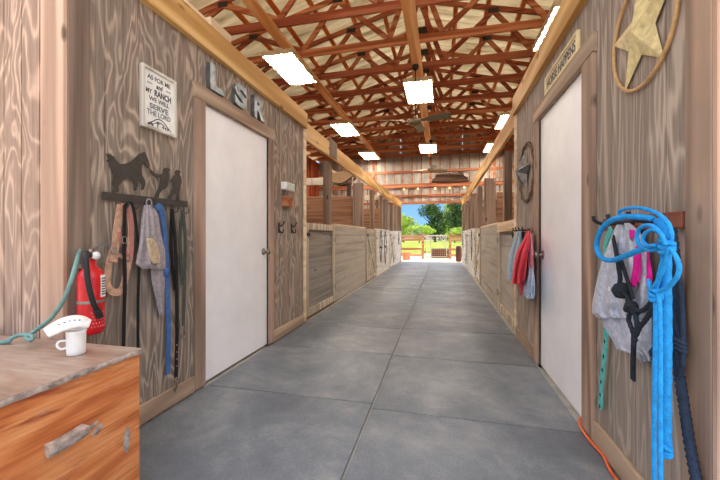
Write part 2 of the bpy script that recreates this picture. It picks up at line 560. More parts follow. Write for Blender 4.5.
def cloth(bm, rows, place, thick=0.03, folds=4, amp=0.012, nz=30, nc=18, seed=0.0, bag=0.0):
    """Hanging cloth: rows = [(v, u_left, u_right[, off])] read off the wall, place(u, v, off) -> world.
    A closed body with a folded front, rounded sides and a hem."""
    rows = [r if len(r) == 4 else (*r, 0.05) for r in rows]
    fr, bk = [], []
    for i in range(nz + 1):
        t = i / nz * (len(rows) - 1)
        j = min(int(t), len(rows) - 2); f = t - j
        f = f * f * (3 - 2 * f) * 0.5 + f * 0.5
        r = [a + (b - a) * f for a, b in zip(rows[j], rows[j + 1])]
        s = i / nz
        A, C = [], []
        for k in range(nc + 1):
            q = k / nc
            wob = 0.9 * noise2(s * 3.1, seed + (3 if k > nc / 2 else 0))
            u = r[1] + (r[2] - r[1]) * q + wob * (1 if abs(q - .5) > .4 else 0.4)
            v = r[0] + (1.1 * noise2(q * 5, seed + 9) if i == nz else 0)
            fold = amp * (sin(folds * 2 * pi * q + 2.2 * noise2(q * 2, s * 2, seed)) * (0.35 + 0.65 * s) + 0.8 * noise2(q * 4, s * 5, seed + 4))
            edge = (max(0.0, 1 - abs(2 * q - 1) ** 3)) ** 0.5
            half = thick / 2 * edge
            mid = r[3] + bag * sin(pi * s)
            A.append(bm.verts.new(place(u, v, mid + half + fold * edge)))
            C.append(bm.verts.new(place(u, v, max(0.004, mid - half + fold * edge * 0.4))))
        fr.append(A); bk.append(C)
    for i in range(nz):
        for k in range(nc):
            bm.faces.new((fr[i][k], fr[i + 1][k], fr[i + 1][k + 1], fr[i][k + 1]))
            bm.faces.new((bk[i][k], bk[i][k + 1], bk[i + 1][k + 1], bk[i + 1][k]))
        bm.faces.new((fr[i][0], bk[i][0], bk[i + 1][0], fr[i + 1][0]))
        bm.faces.new((fr[i][nc], fr[i + 1][nc], bk[i + 1][nc], bk[i][nc]))
    for k in range(nc):
        bm.faces.new((fr[0][k], fr[0][k + 1], bk[0][k + 1], bk[0][k]))
        bm.faces.new((fr[nz][k], bk[nz][k], bk[nz][k + 1], fr[nz][k + 1]))
    bmesh.ops.recalc_face_normals(bm, faces=bm.faces[:])
    return bm


# ------------------------------------------------------------------ object helpers
def prop(o, label=None, cat=None, group=None, kind=None):
    if label: o['label'] = label
    if cat: o['category'] = cat
    if group: o['group'] = group
    if kind: o['kind'] = kind
    return o


def wpos(o):
    p = V((0, 0, 0))
    while o is not None:
        p = p + o.location; o = o.parent
    return p


def obj(name, bm, mat, parent=None, label=None, shade=False, origin=None):
    """Link ONE mesh object; the bmesh is in world coordinates."""
    me = bpy.data.meshes.new(name)
    bm.to_mesh(me); bm.free()
    o = bpy.data.objects.new(name, me)
    COL.objects.link(o)
    base = wpos(parent) if parent else V((0, 0, 0))
    if origin is not None:
        o.location = V(origin) - base
    me.transform(Matrix.Translation(-(base + o.location)))
    if parent: o.parent = parent
    me.materials.append(M[mat] if isinstance(mat, str) else mat)
    if shade:
        for p in me.polygons: p.use_smooth = True
    if label: o['label'] = label
    return o


def thing(name, label, cat, loc=(0, 0, 0), group=None, kind=None):
    o = bpy.data.objects.new(name, None); COL.objects.link(o)
    o.location = loc; o.empty_display_size = 0.1
    return prop(o, label, cat, group, kind)


def tree_copy(o, parent=None):
    c = o.copy(); COL.objects.link(c)
    if parent: c.parent = parent
    for ch in list(o.children): tree_copy(ch, c)
    return c


def struct(name, bm, mat, parent=None, shade=False):
    o = obj(name, bm, mat, parent, shade=shade)
    if not parent: o['kind'] = 'structure'
    return o


def sbox(name, mat, *b, bev=0.0, parent=None):
    return struct(name, box(B(), *b, bev=bev), mat, parent)


TRIM = [0]


def trim(mat, *b, bev=0.003):
    TRIM[0] += 1
    return sbox('trim_%d' % TRIM[0], mat, *b, bev=bev)


# ================================================================== THE SETTING
# ground and floor
struct('ground', box(B(), -60, 60, -30, 90, -0.2, -0.03), 'earth')
sbox('floor', 'concrete', XOL, XOR, YF - 1.6, YB + 0.05, -0.03, -0.0032)
fl = sbox('floor_stall_left', 'dirt', XOL + .02, XL - .05, YT, YB - .05, -0.02, 0.006)
fl = sbox('floor_stall_right', 'dirt', XR + .05, XOR - .02, YT, YB - .05, -0.02, 0.006)


def grooved(name, mat, axis, at, a0, a1, z0, z1, sgn, sp, hole=None, phase=0.0):
    """Grooved siding: strips with real grooves over a backing sheet, with one door opening cut out."""
    bm = B()
    cells = [(a0, a1, z0, z1)] if hole is None else [(a0, hole[0], z0, z1), (hole[0], hole[1], hole[2], z1), (hole[1], a1, z0, z1)]

    def put(p0, p1, q0, q1, d0, d1):
        lo, hi = sorted((at - sgn * d0, at - sgn * d1))
        if axis == 'Y': box(bm, lo, hi, p0, p1, q0, q1)
        else: box(bm, p0, p1, lo, hi, q0, q1)
    for c0, c1, q0, q1 in cells:
        put(c0, c1, q0, q1, 0.004, 0.02)
        g = a0 + phase
        edges = [c0]
        while g < c1:
            if g > c0 + 0.01: edges += [g - 0.0028, g + 0.0028]
            g += sp
        edges.append(c1)
        for s0, s1 in zip(edges[::2], edges[1::2]):
            if s1 - s0 > 0.002: put(s0, s1, q0, q1, 0.0, 0.0041)
    return struct(name, bm, mat)


DL = (2.14, 3.08, 2.035)
DR = (2.165, 3.10, 2.035)
grooved('wall_left', 'ply_left', 'Y', XL, YF, YT, 0.0, 2.6, 1, 0.1016, DL, 0.068)
grooved('wall_right', 'ply_right', 'Y', XR, YF, YT, 0.0, 2.57, -1, 0.2032, DR, 0.02)
grooved('wall_front_left', 'ply_front', 'X', YF - 0.02, XOL, XL - 0.02, 0.0, 2.6, -1, 0.1125, None, 0.012)
grooved('wall_front_right', 'ply_front', 'X', YF - 0.02, XR + 0.02, XOR, 0.0, 2.57, -1, 0.1016, None, 0.03)
# rear walls of the tack rooms
sbox('wall_tack_left', 'partition', XOL, XL - .002, YT - .05, YT, 0, 2.4)
sbox('wall_tack_right', 'partition', XR + .002, XOR, YT - .05, YT, 0, 2.4)
sbox('ceiling_tack_left', 'partition', XOL + .02, XL - .03, YF + .02, YT - .06, 2.55, 2.575)
sbox('ceiling_tack_right', 'partition', XR + .03, XOR - .02, YF + .02, YT - .06, 2.52, 2.545)


# outer walls: vertical boards with battens, and studs
def outer(name, x, sgn):
    bm = B()
    box(bm, min(x, x - sgn * .02), max(x, x - sgn * .02), YF, YB, 0, 4.3)
    y = YT + .1
    while y < YB:
        box(bm, min(x, x + sgn * .02), max(x, x + sgn * .02), y - .03, y + .03, 0, 4.3); y += 0.3
    return struct(name, bm, 'outer')


outer('wall_outer_left', XOL, 1)
outer('wall_outer_right', XOR, -1)

# corner boards, beams, baseboards
trim('board_pink', -1.775, XL + .018, YF - .042, YF - .02, 0, 2.6)
trim('board_dark', XL, XL + .02, YF - .02, 1.31, 0, 2.41)
trim('board_pink', XR - .018, .91, YF - .042, YF - .02, 0, 2.57)
trim('board_z', XR - .02, XR, YF - .02, 1.323, 0, 2.37)
trim('beam', XL - .02, XL + .04, YF - .02, YT, 2.41, 2.6)
trim('beam', XR - .04, XR + .02, YF - .02, YT, 2.38, 2.57)
trim('beam', XL - .03, XL + .012, YT + .002, YB - .06, 2.275, 2.505)
trim('beam', XR - .012, XR + .03, YT + .002, YB - .06, 2.275, 2.505)
trim('stall_cap', XL, XL + .02, YT - .06, YT + .012, 0.02, 2.405)
trim('stall_cap', XR - .02, XR, YT - .06, YT + .012, 0.02, 2.375)


def baseboard(name, x, sgn, y0, y1):
    return sbox(name, 'board_y', min(x, x + sgn * .022), max(x, x + sgn * .022), y0, y1, 0.02, 0.125, bev=.003)


baseboard('baseboard_left_front', XL, 1, 1.312, 2.03)
baseboard('baseboard_left_back', XL, 1, 3.17, YT - .065)
baseboard('baseboard_right_front', XR, -1, 1.325, 2.015)
baseboard('baseboard_right_back', XR, -1, 3.2, YT - .065)
# door casings
for (x, s, d, m) in ((XL, 1, DL, 'board_z'), (XR, -1, DR, 'board_z')):
    lo, hi = sorted((x, x + s * .022))
    near, far = (.105, .088) if s > 0 else (.145, .09)
    trim(m, lo, hi, d[0] - near, d[0], 0.02, d[2])
    trim(m, lo, hi, d[1], d[1] + far, 0.02, d[2])
    lo, hi = sorted((x, x + s * .026))
    trim('board_y', lo, hi, d[0] - near - .01, d[1] + far + .005, d[2], d[2] + .105)
    # jambs
    lo, hi = sorted((x, x - s * .09))
    trim('board_z', lo, hi, d[0] - .02, d[0], 0.0, d[2], bev=0)
    trim('board_z', lo, hi, d[1], d[1] + .02, 0.0, d[2], bev=0)


def door(name, x, s, d):
    y0, y1, z1 = d
    lo, hi = sorted((x - s * .008, x - s * .048))
    p = struct(name, box(B(), lo, hi, y0 + .004, y1 - .004, 0.024, z1 - .004, bev=.002), 'white_door')
    ky, kz = y1 - .075, 0.93
    kb = lathe(B(), [(0.033, 0), (0.033, s * .006), (0.012, s * .012), (0.012, s * .035), (0.028, s * .045), (0.03, s * .06), (0.02, s * .072), (0.0, s * .074)], (x - s * .008, ky, kz), 20, 'X')
    obj('door_knob', kb, 'nickel', p, 'dull nickel knob', True)
    for z in (0.28, 1.0, 1.78) if s > 0 else (0.3, 1.05, 1.82):
        h = B()
        tube(h, [(x - s * .002, y0 + .002, z - .05), (x - s * .002, y0 + .002, z), (x - s * .002, y0 + .002, z + .05)], .007, 8, 2)
        box(h, min(x - s * .009, x - s * .006), max(x - s * .009, x - s * .006), y0 + .004, y0 + .034, z - .045, z + .045)
        obj('hinge', h, 'steel', p, 'grey steel hinge')
    return p


door('door_1', XL, 1, DL)
door('door_2', XR, -1, DR)

# ------------------------------------------------------------------ rubber mats (each one lifts off)
seamR = [0.2, 2.10, 3.075, 4.02, 5.62, 7.0, 8.4, 9.8, 11.2, 12.9, YB + .02]
seamL = [0.2, 2.16, 3.10, 3.98, 5.5, 7.03, 8.6, 10.0, 11.4, 13.0, YB + .02]
ords = ['nearest', 'second', 'third', 'fourth', 'fifth', 'sixth', 'seventh', 'eighth', 'ninth', 'tenth']
for side, seams, x0, x1 in (('left', seamL, XL + .022, -.434), ('right', seamR, -.424, XR - .022)):
    for i in range(len(seams) - 1):
        bm = box(B(), x0 + random.uniform(0, .003), x1 - random.uniform(0, .003), seams[i] + .005, seams[i + 1] - .005, -0.003, 0.011 + random.uniform(-.001, .001), bev=.002)
        place = 'in the row along the %s wall' % side
        o = obj('rubber_mat', bm, 'mat', origin=((x0 + x1) / 2, (seams[i] + seams[i + 1]) / 2, 0))
        prop(o, 'grey rubber floor mat %s, %s from the front' % (place, ords[i]), 'mat', 'rubber mats on the aisle floor')

# ------------------------------------------------------------------ roof
PITCH = 0.26
ZCH = 4.36               # underside of the truss bottom chords
HALF = 4.87
RIDGE = ZCH + 0.13 + PITCH * HALF


def zr(rel): return RIDGE - PITCH * abs(rel)


bm = B()
ys = []
y = 0.6
while y < YB + .3:
    ys += [(y, 0), (y + .20, 0), (y + .215, .02), (y + .235, .02), (y + .25, 0)]
    y += 0.25
for s in (-1, 1):
    top, bot = [], []
    for yy, dz in ys:
        top.append(bm.verts.new((XC, yy, RIDGE + .045 + dz)))
        bot.append(bm.verts.new((XC + s * (HALF + .35), yy, zr(HALF + .35) + .045 + dz)))
    for i in range(len(ys) - 1):
        bm.faces.new((top[i], top[i + 1], bot[i + 1], bot[i]))
ret = bmesh.ops.solidify(bm, geom=bm.faces[:], thickness=0.002)
struct('ceiling', bm, 'roof')

# purlins under the sheets
for s, sd in ((-1, 'left'), (1, 'right')):
    for i in range(9):
        rel = 0.12 + i * 0.585
        a = V((XC + s * rel, 0.62, zr(rel) + .021)); b = V((XC + s * rel, YB, zr(rel) + .021))
        bm = bar(B(), a, b, .089, .036, V((1, 0, -s * PITCH)))
        o = obj('roof_purlin', bm, 'purlin', origin=a)
        prop(o, 'long orange roof purlin on the %s slope, %s down from the ridge' % (sd, ['first', 'second', 'third', 'fourth', 'fifth', 'sixth', 'seventh', 'eighth', 'ninth'][i]), 'purlin', 'purlins under the roof sheets')


# roof trusses
def make_truss(y):
    t = thing('roof_truss', 'x', 'truss', (XC, y, ZCH), 'timber trusses across the barn')
    side = V((0, 1, 0))
    obj('bottom_chord', bar(B(), (XC - HALF, y, ZCH + .065), (XC + HALF, y, ZCH + .065), .038, .13, side), 'truss', t)
    for s in (-1, 1):
        obj('top_chord', bar(B(), (XC, y, RIDGE - .045), (XC + s * (HALF + .3), y, zr(HALF + .3) - .045), .038, .09, side), 'truss', t)
    tops = [0, 1.38, 3.05]
    bots = [0.45, 2.05, 3.75]
    for s in (-1, 1):
        for a, b in ((0, 0), (1, 0), (1, 1), (2, 1), (2, 2)):
            p = (XC + s * tops[a] + (s * .03 if a == 0 else 0), y, zr(tops[a]) - .1); q = (XC + s * bots[b], y, ZCH + .12)
            obj('web', bar(B(), p, q, .038, .085, side), 'truss', t)
        for a in (1, 2):
            z = zr(tops[a]) - .09
            g = B()
            for e in (-.0215, .0195): box(g, XC + s * tops[a] - .09, XC + s * tops[a] + .09, y + e, y + e + .002, z - .05, z + .04)
            obj('gusset_plate', g, 'zinc' if False else 'iron', t, 'dark grey metal gusset plate')
    g = B()
    for e in (-.0215, .0195): box(g, XC - .11, XC + .11, y + e, y + e + .002, RIDGE - .17, RIDGE - .03)
    obj('gusset_plate', g, 'iron', t, 'dark grey metal gusset plate')
    return t


tn = ['nearest', 'second', 'third', 'fourth', 'fifth', 'sixth', 'seventh', 'eighth', 'ninth', 'tenth', 'last']
t0 = make_truss(4.99)
for i in range(11):
    t = t0 if i == 0 else tree_copy(t0)
    t.location.y = 4.99 + .94 * i - (0.08 if i == 10 else 0)
    t['label'] = ('orange-red timber roof truss, %s counting from the front' % tn[i]) if i < 10 else 'orange-red timber roof truss at the back metal gable, farthest of all'

# long braces under the trusses
for x, lab in ((-2.6, 'orange board running under the trusses above the left lamps'), (-.46, 'orange board running under the trusses along the middle above the fans'), (1.85, 'orange board running under the trusses above the right lamps')):
    a = (x, 3.2, ZCH - .02)
    o = obj('truss_brace', box(B(), x - .095, x + .095, 3.2, YB - .1, ZCH - .039, ZCH - .001, bev=.003), 'brace', origin=a)
    prop(o, lab, 'board', 'long braces under the trusses')

# back gable: ribbed metal with the opening
bm = B()
def ribs(x0, x1, zb, zt):
    x = x0
    n = max(1, round((x1 - x0) / 0.075)); st = (x1 - x0) / n
    pr = []
    for i in range(n + 1):
        xx = x0 + i * st
        pr.append((xx, 0.04 if i % 4 == 0 else 0.0))
    prof = []
    for xx, d in pr:
        if d: prof += [(xx - .02, 0), (xx - .01, d), (xx + .01, d), (xx + .02, 0)]
        else: prof.append((xx, 0))
    prof = [(a, d) for a, d in prof if x0 - 1e-6 <= a <= x1 + 1e-6]
    lo = [bm.verts.new((a, YB - d, zb)) for a, d in prof]
    hi = [bm.verts.new((a, YB - d, zt(a))) for a, d in prof]
    for i in range(len(prof) - 1): bm.faces.new((lo[i], lo[i + 1], hi[i + 1], hi[i]))
ztop = lambda a: zr(a - XC) + .03
ribs(XOL, XL - .02, 0, ztop); ribs(XL - .02, XR + .02, 2.40, ztop); ribs(XR + .02, XOR, 0, ztop)
for a, b, z0, z1 in ((XOL, XL - .02, 0, 4.5), (XL - .02, XR + .02, 2.40, 4.5), (XR + .02, XOR, 0, 4.5)): box(bm, a, b, YB + .003, YB + .02, z0, z1)
bmesh.ops.recalc_face_normals(bm, faces=bm.faces[:])
struct('wall_back', bm, 'wallmetal')
for z, h, m, nm in ((2.40, .10, 'girt', 0), (2.70, .09, 'girt', 0), (3.08, .17, 'girt', 0), (3.70, .10, 'girt', 0)):
    trim(m, XOL + .02, XOR - .02, YB - .075, YB - .025, z, z + h)
bm = B()
x = XOL + .3
while x < XOR - .1:
    box(bm, x - .022, x + .022, YB - .0255, YB - .001, 2.42 if XL - .05 < x < XR + .05 else 0, zr(x - XC) - .08)
    x += .38
TRIM[0] += 1
struct('trim_%d' % TRIM[0], bm, 'girt')
trim('post', XL - .12, XL + .0, YB - .14, YB + .02, 0, 2.40)
trim('post', XR, XR + .12, YB - .14, YB + .02, 0, 2.40)
for x in (-2.83, -.46, 2.0): trim('girt', x - .05, x + .05, YB - .13, YB - .077, 3.25 if abs(x) < 1 else 0.0, 4.36)


# ------------------------------------------------------------------ lamps
def make_lamp(x0, x1, y0, y1):
    c = ((x0 + x1) / 2, (y0 + y1) / 2, 4.24)
    t = thing('ceiling_light', 'x', 'ceiling light', c, 'fluorescent lamps under the trusses')
    bm = B()
    box(bm, x0, x1, y0, y1, 4.262, ZCH - .04, bev=.004)
    for a in ((x0, x0 + .018, y0, y1), (x1 - .018, x1, y0, y1), (x0, x1, y0, y0 + .018), (x0, x1, y1 - .018, y1)):
        box(bm, *a, 4.24, 4.263)
    obj('housing', bm, 'fixture', t)
    obj('diffuser', box(B(), x0 + .018, x1 - .018, y0 + .018, y1 - .018, 4.246, 4.26), 'lens', t, 'glowing prismatic lens')
    return t


lamps = [((-3.1, 5.50), 'first from the front in the left row'), ((-3.1, 9.33), 'middle one in the left row'), ((-3.1, 12.75), 'farthest one in the left row'),
         ((-.79, 7.12), 'large one in the middle row before the fan'), ((-.79, 12.15), 'far one in the middle row'),
         ((1.5, 5.24), 'cut off by the right beam, nearest of the right row'), ((1.5, 9.66), 'middle one in the right row'), ((1.5, 12.55), 'farthest one in the right row')]
L0 = make_lamp(-.3, .3, 0, 1.22)
for i, ((x, y), lab) in enumerate(lamps):
    t = L0 if i == 0 else tree_copy(L0)
    t.location = (x + .3, y + .61, 4.24)
    t['label'] = 'rectangular glowing ceiling lamp, ' + lab


# ------------------------------------------------------------------ ceiling fans
def make_fan(x, y, zt, zm, angs, name_l):
    t = thing('ceiling_fan', name_l, 'ceiling fan', (x, y, zt))
    obj('downrod', tube(B(), [(x, y, zm + .05), (x, y, (zm + zt) / 2), (x, y, zt - .02)], .011, 8, 3), 'iron', t)
    obj('canopy', lathe(B(), [(.02, zt - .1), (.06, zt - .05), (.065, zt)], (x, y, 0), 16), 'iron', t, shade=True)
    obj('motor', lathe(B(), [(.03, zm + .10), (.05, zm + .06), (.11, zm + .03), (.125, zm - .02), (.115, zm - .05), (.05, zm - .09), (0, zm - .095)], (x, y, 0), 20), 'fan_paint', t, shade=True)
    for a in angs:
        d = V((cos(a), sin(a), 0)); s = V((-sin(a), cos(a), 0))
        bm = B()
        sec = [(.11, .022), (.2, .03), (.3, .065), (.62, .075), (.68, .06)]
        rings = []
        for r, w in sec:
            up = .18 * w
            rings.append([bm.verts.new(V((x, y, zm)) + d * r + s * (k * w) + V((0, 0, -k * w * .42 + e))) for k, e in ((-1, -.004), (1, -.004), (1, .004), (-1, .004))])
        for r0, r1 in zip(rings, rings[1:]):
            for j in range(4): bm.faces.new((r0[j], r0[(j + 1) % 4], r1[(j + 1) % 4], r1[j]))
        bm.faces.new(rings[0][::-1]); bm.faces.new(rings[-1])
        bmesh.ops.recalc_face_normals(bm, faces=bm.faces[:])
        obj('blade', bm, 'fan_paint', t)
    return t


make_fan(-.49, 6.62, ZCH - .04, 3.26, [radians(-18), radians(-162), radians(82)], 'olive-grey three-blade ceiling fan on a long rod, in front of the middle lamp')
make_fan(-.36, 11.9, ZCH - .04, 3.34, [radians(40), radians(160), radians(280)], 'small far ceiling fan hanging before the dark slab on the back gable')

# dark slab and bulb string on the gable
bm = B()
p = [(-.42, 3.27), (-.38, 3.40), (-.28, 3.45), (-.24, 3.58), (.1, 3.61), (.5, 3.60), (.82, 3.62), (.86, 3.5), (.99, 3.42), (1.03, 3.28), (.6, 3.255), (.1, 3.25)]
plate(bm, p, Matrix(((1, 0, 0, 0), (0, 0, -1, YB - .08), (0, 1, 0, 0), (0, 0, 0, 1))), .05)
prop(obj('wooden_slab', bm, 'dark_plank', origin=(.3, YB - .08, 3.25)), 'long dark rough-edged wooden slab standing on the back gable beam', 'slab')
t = thing('bulb_string', 'row of small warm bulbs strung under the back gable beam', 'string lights', (-.4, YB - .09, 3.08))
bx = [-1.55, -.97, -.27, .30, .87]
obj('cable', tube(B(), [(-1.9, YB - .08, 3.075)] + [(x, YB - .085, 3.07) for x in bx] + [(1.3, YB - .08, 3.075)], .006, 6, 3), 'iron', t)
for x in bx: obj('bulb', lathe(B(), [(.0, 2.985), (.03, 3.0), (.036, 3.03), (.02, 3.065), (0, 3.07)], (x, YB - .085, 0), 10), 'bulb', t, shade=True)


# ------------------------------------------------------------------ stalls
def planks(bm, xf, s, y0, y1, z0, z1, n, th=.035):
    """n horizontal planks with small gaps; xf = front face, s = +1 if the aisle is on +X."""
    h = (z1 - z0) / n
    for i in range(n):
        e = random.uniform(0, .004)
        lo, hi = sorted((xf - s * e, xf - s * th))
        box(bm, lo, hi, y0, y1, z0 + i * h + .003, z0 + (i + 1) * h - .003, bev=.003)
    return bm


def stall_door(side, x, s, y0, y1, mat, fmat, cross, label, i_cap=False):
    t = thing('stall_door', label, 'stall door', (x, (y0 + y1) / 2, 0.04), 'stall doors along the aisle')
    z0, z1 = 0.05, 1.25
    obj('plank_panel', planks(B(), x - s * .02, s, y0 + .01, y1 - .01, z0, z1, 8, .05), mat, t)
    f = B()
    lo, hi = sorted((x - s * .02, x + s * .004))
    for a in ((y0, y0 + .09, z0, z1), (y1 - .09, y1, z0, z1), (y0 + .09, y1 - .09, z1 - .09, z1), (y0 + .09, y1 - .09, z0, z0 + .09)):
        box(f, lo, hi, *a, bev=.003)
    obj('frame', f, fmat, t)
    if cross:
        for a, b in (((y0 + .09, z0 + .09), (y1 - .09, z1 - .09)), ((y0 + .09, z1 - .09), (y1 - .09, z0 + .09))):
            obj('cross_brace', bar(B(), (x - s * .008, *a), (x - s * .008, *b), .022, .085, V((1, 0, 0))), 'stall_frame', t, 'tan diagonal cross board')
    if i_cap:
        lo3, hi3 = sorted((x + s * .0045, x + s * .016))
        obj('cap_board', box(B(), lo3, hi3, y0, y1, 1.135, 1.262, bev=.003), 'stall_cap', t, 'pale cream cap board')
    for z in (.28, 1.02):
        h = B()
        lo2, hi2 = sorted((x + s * .004, x + s * .01))
        box(h, lo2, hi2, y1 - .14, y1 - .004, z - .02, z + .02)
        tube(h, [(x + s * .01, y1, z - .04), (x + s * .01, y1, z), (x + s * .01, y1, z + .04)], .009, 8, 2)
        obj('hinge', h, 'steel', t, 'grey strap hinge')
    l = B()
    lo2, hi2 = sorted((x + s * .004, x + s * .016))
    box(l, lo2, hi2, y0 + .01, y0 + .10, 1.08, 1.12); tube(l, [(x + s * .02, y0 + .03, 1.06), (x + s * .03, y0 + .03, 1.10), (x + s * .02, y0 + .03, 1.14)], .006, 6, 3)
    obj('latch', l, 'iron', t, 'dark iron latch')
    return t


def stall_front(x, s, y0, y1, mat, label):
    t = thing('stall_boarding', label, 'stall wall', (x, (y0 + y1) / 2, 0.03), 'plank stall fronts along the aisle')
    obj('plank_panel', planks(B(), x, s, y0, y1, 0.03, 1.25, 8), mat, t)
    lo, hi = sorted((x + s * .006, x - s * .06))
    obj('cap_rail', box(B(), lo, hi, y0, y1, 1.25, 1.275, bev=.003), 'stall_cap' if mat != 'stall_daylit' else 'stall_daylit', t)
    return t


def stall_post(x, s, y, w, dpt, label):
    lo, hi = sorted((x - s * .076, x - s * (.076 + dpt)))
    o = obj('stall_post', box(B(), lo, hi, y - w / 2, y + w / 2, 0.006, 2.27, bev=.004), 'post', origin=(x, y, 0))
    return prop(o, label, 'post', 'posts between the stalls')


stalls = [(4.03, 5.24, 7.6), (7.6, 8.86, 11.2), (11.2, 12.4, 14.36)]
for side, x, s in (('left', XL, 1), ('right', XR, -1)):
    for i, (a, b, c) in enumerate(stalls):
        nm = ['first', 'second', 'third'][i]
        white = i > 0
        desc = {('left', 0): 'grey-brown plank stall door beside the tack room corner on the left',
                ('left', 1): 'pale stall door with crossed boards on the left, nearer of two',
                ('left', 2): 'pale stall door with crossed boards on the left, by the far opening',
                ('right', 0): 'pale grey-green plank stall door behind the hanging coral vest on the right',
                ('right', 1): 'pale stall door with crossed boards on the right, nearer of two',
                ('right', 2): 'pale stall door with crossed boards on the right, by the far opening'}[(side, i)]
        stall_door(side, x, s, a + (.03 if i == 0 else .06), b, 'stall_daylit' if (i == 2 or (i == 1 and side == 'right')) else ('stall_grey' if (side, i) == ('left', 0) else 'stall_plank'), 'stall_frame' if i < 2 else 'stall_daylit', i > 0, desc, (side, i) == ('right', 0))
        desc2 = {0: 'weathered grey-brown plank stall wall on the %s, nearest the camera' % side,
                 1: 'pale plank stall wall on the %s with tack hanging on it' % side,
                 2: 'pale plank stall wall on the %s by the far opening' % side}[i]
        stall_front(x, s, b + .03, c - .06, 'stall_plank' if i == 0 else 'stall_daylit', desc2)
        stall_post(x, s, b + .02, .14, .10, 'square wooden post beside the %s stall door on the %s' % (nm, side))
        stall_post(x, s, c - .02 if i < 2 else c + .04, .14, .22, 'wide wooden post at the far end of the %s stall on the %s' % (nm, side))
        if i < 2 or True:
            # small upright between the stall front and the beam
            ym = (b + c) / 2
            lo, hi = sorted((x - s * .04, x - s * .13))
            if i > 0:
                o = obj('stall_post', box(B(), lo, hi, ym - .045, ym + .045, 1.275, 2.27, bev=.003), 'post', origin=(x, ym, 1.275))
                prop(o, 'short upright on top of the %s stall wall on the %s' % (nm, side), 'post', 'posts between the stalls')
        # partition between stalls
        if i < 2:
            t = thing('stall_partition', 'tall plank partition behind the %s stall on the %s' % (nm, side), 'partition', (x - s * 1.8, c, 0), 'plank partitions between stalls')
            bm = B()
            e0, e1 = sorted((x - s * .32, (XOL if s > 0 else XOR) + s * .03))
            for q in range(11): box(bm, e0, e1, c - .02, c + .02, .01 + q * .18, .186 + q * .18, bev=.003)
            obj('planks', bm, 'partition', t)
            obj('top_rail', box(B(), e0, e1, c - .045, c + .045, 2.27, 2.43, bev=.004), 'girt' if False else 'stall_frame', t)
            for q in (.3, .65, .97):
                xx = e0 + (e1 - e0) * q
                obj('upright', box(B(), xx - .045, xx + .045, c + .021, c + .065, .01, 2.27), 'post', t)

# ------------------------------------------------------------------ things lying on the beams
for (y0, y1, z1, x0, x1, lab) in ((2.17, 2.42, 2.665, -1.73, -1.62, 'short pale lumber block lying on the left beam above the letter S'),
                                (1.93, 2.14, 2.632, -1.74, -1.63, 'short flat board end on the left beam above the letter L'),
                                (2.72, 3.25, 2.622, -1.72, -1.635, 'thin lumber strip lying on the left beam over the white door corner')):
    o = obj('lumber_block', box(B(), x0, x1, y0, y1, 2.601, z1, bev=.004), 'stall_cap', origin=(x0, y0, 2.601))
    prop(o, lab, 'lumber', 'loose lumber on the left beam')
o = obj('sistered_plate', box(B(), XL - .01, XL + .026, 4.95, 5.3, 2.30, 2.56, bev=.003), 'board_dark', origin=(XL, 5.1, 2.3))
prop(o, 'grey splice board nailed to the left stall beam above the first post', 'board')

# ------------------------------------------------------------------ LEFT WALL
NL = V((1, 0, 0)); NR = V((-1, 0, 0))
# wall sign
cy, cz = 1.728, 1.878
t = thing('wall_sign', 'white wooden sign reading AS FOR ME AND MY RANCH WE WILL SERVE THE LORD', 'sign', (XL, cy, cz - .18))
obj('board', box(B(), XL + .002, XL + .016, cy - .115, cy + .115, cz - .165, cz + .165), 'whiteboard', t)
f = B()
for a in ((cy - .128, cy - .110, cz - .178, cz + .178), (cy + .110, cy + .128, cz - .178, cz + .178), (cy - .11, cy + .11, cz + .160, cz + .178), (cy - .11, cy + .11, cz - .178, cz - .160)):
    box(f, XL + .002, XL + .028, *a, bev=.002)
obj('frame', f, 'sign_frame', t, 'pale grey wooden frame')
for txt, w, h, z, b in (('AS FOR ME', .17, .026, .125, .01), ('MY', .042, .026, .042, .02), ('WE WILL', .15, .026, .002, .01)):
    obj('lettering', text_bm(B(), txt, w, h, wall_l(cy - (.075 if txt == 'MY' else 0), cz + z, .0165), .001, b), 'ink', t, 'dark grey lettering')
tb = B()
text_bm(tb, 'RANCH', .125, .038, wall_l(cy + .028, cz + .044, .0165), .001, .03)
text_bm(tb, 'and', .05, .03, wall_l(cy + .002, cz + .088, .0165), .001, .02, .3)
for e in (-1, 1):
    plate(tb, [(-.018, -.002), (.018, -.002), (.018, .002), (-.018, .002)], wall_l(cy + e * .07, cz + .088, .0165), .001)
obj('lettering', tb, 'ink', t, 'dark grey lettering')
tb = B()
text_bm(tb, 'SERVE', .14, .032, wall_l(cy, cz - .04, .0165), .001, .03)
text_bm(tb, 'THE LORD', .175, .030, wall_l(cy, cz - .078, .0165), .001, .02)
obj('soft_lettering', tb, 'ink_soft', t, 'paler grey lettering')
# ranch drawing: hill line, cross, fence, cabin
dr = B()
def stroke(pts, w=.005):
    ps = smooth([V((XL + .0172, cy + a, cz - .13 + b)) for a, b in pts], 5)
    sweep(dr, ps, rect(w, .001), NL)
stroke([(-.085, -.02), (-.05, .0), (-.01, .026), (.03, .022), (.07, -.008), (.092, -.022)])
stroke([(-.06, -.022), (-.03, -.004), (.0, .008), (.04, 0)], .004)
stroke([(-.012, -.024), (-.012, .0), (-.012, .012)], .006); stroke([(-.026, .0), (-.012, .0), (.002, .0)], .006)
for a in (.03, .048, .066): stroke([(a, -.024), (a, -.012), (a, -.004)], .005)
stroke([(.02, -.012), (.045, -.012), (.08, -.014)], .004)
stroke([(-.08, -.024), (-.06, -.012), (-.045, -.024)], .008)
obj('drawing', dr, 'ink', t, 'small dark ranch drawing')

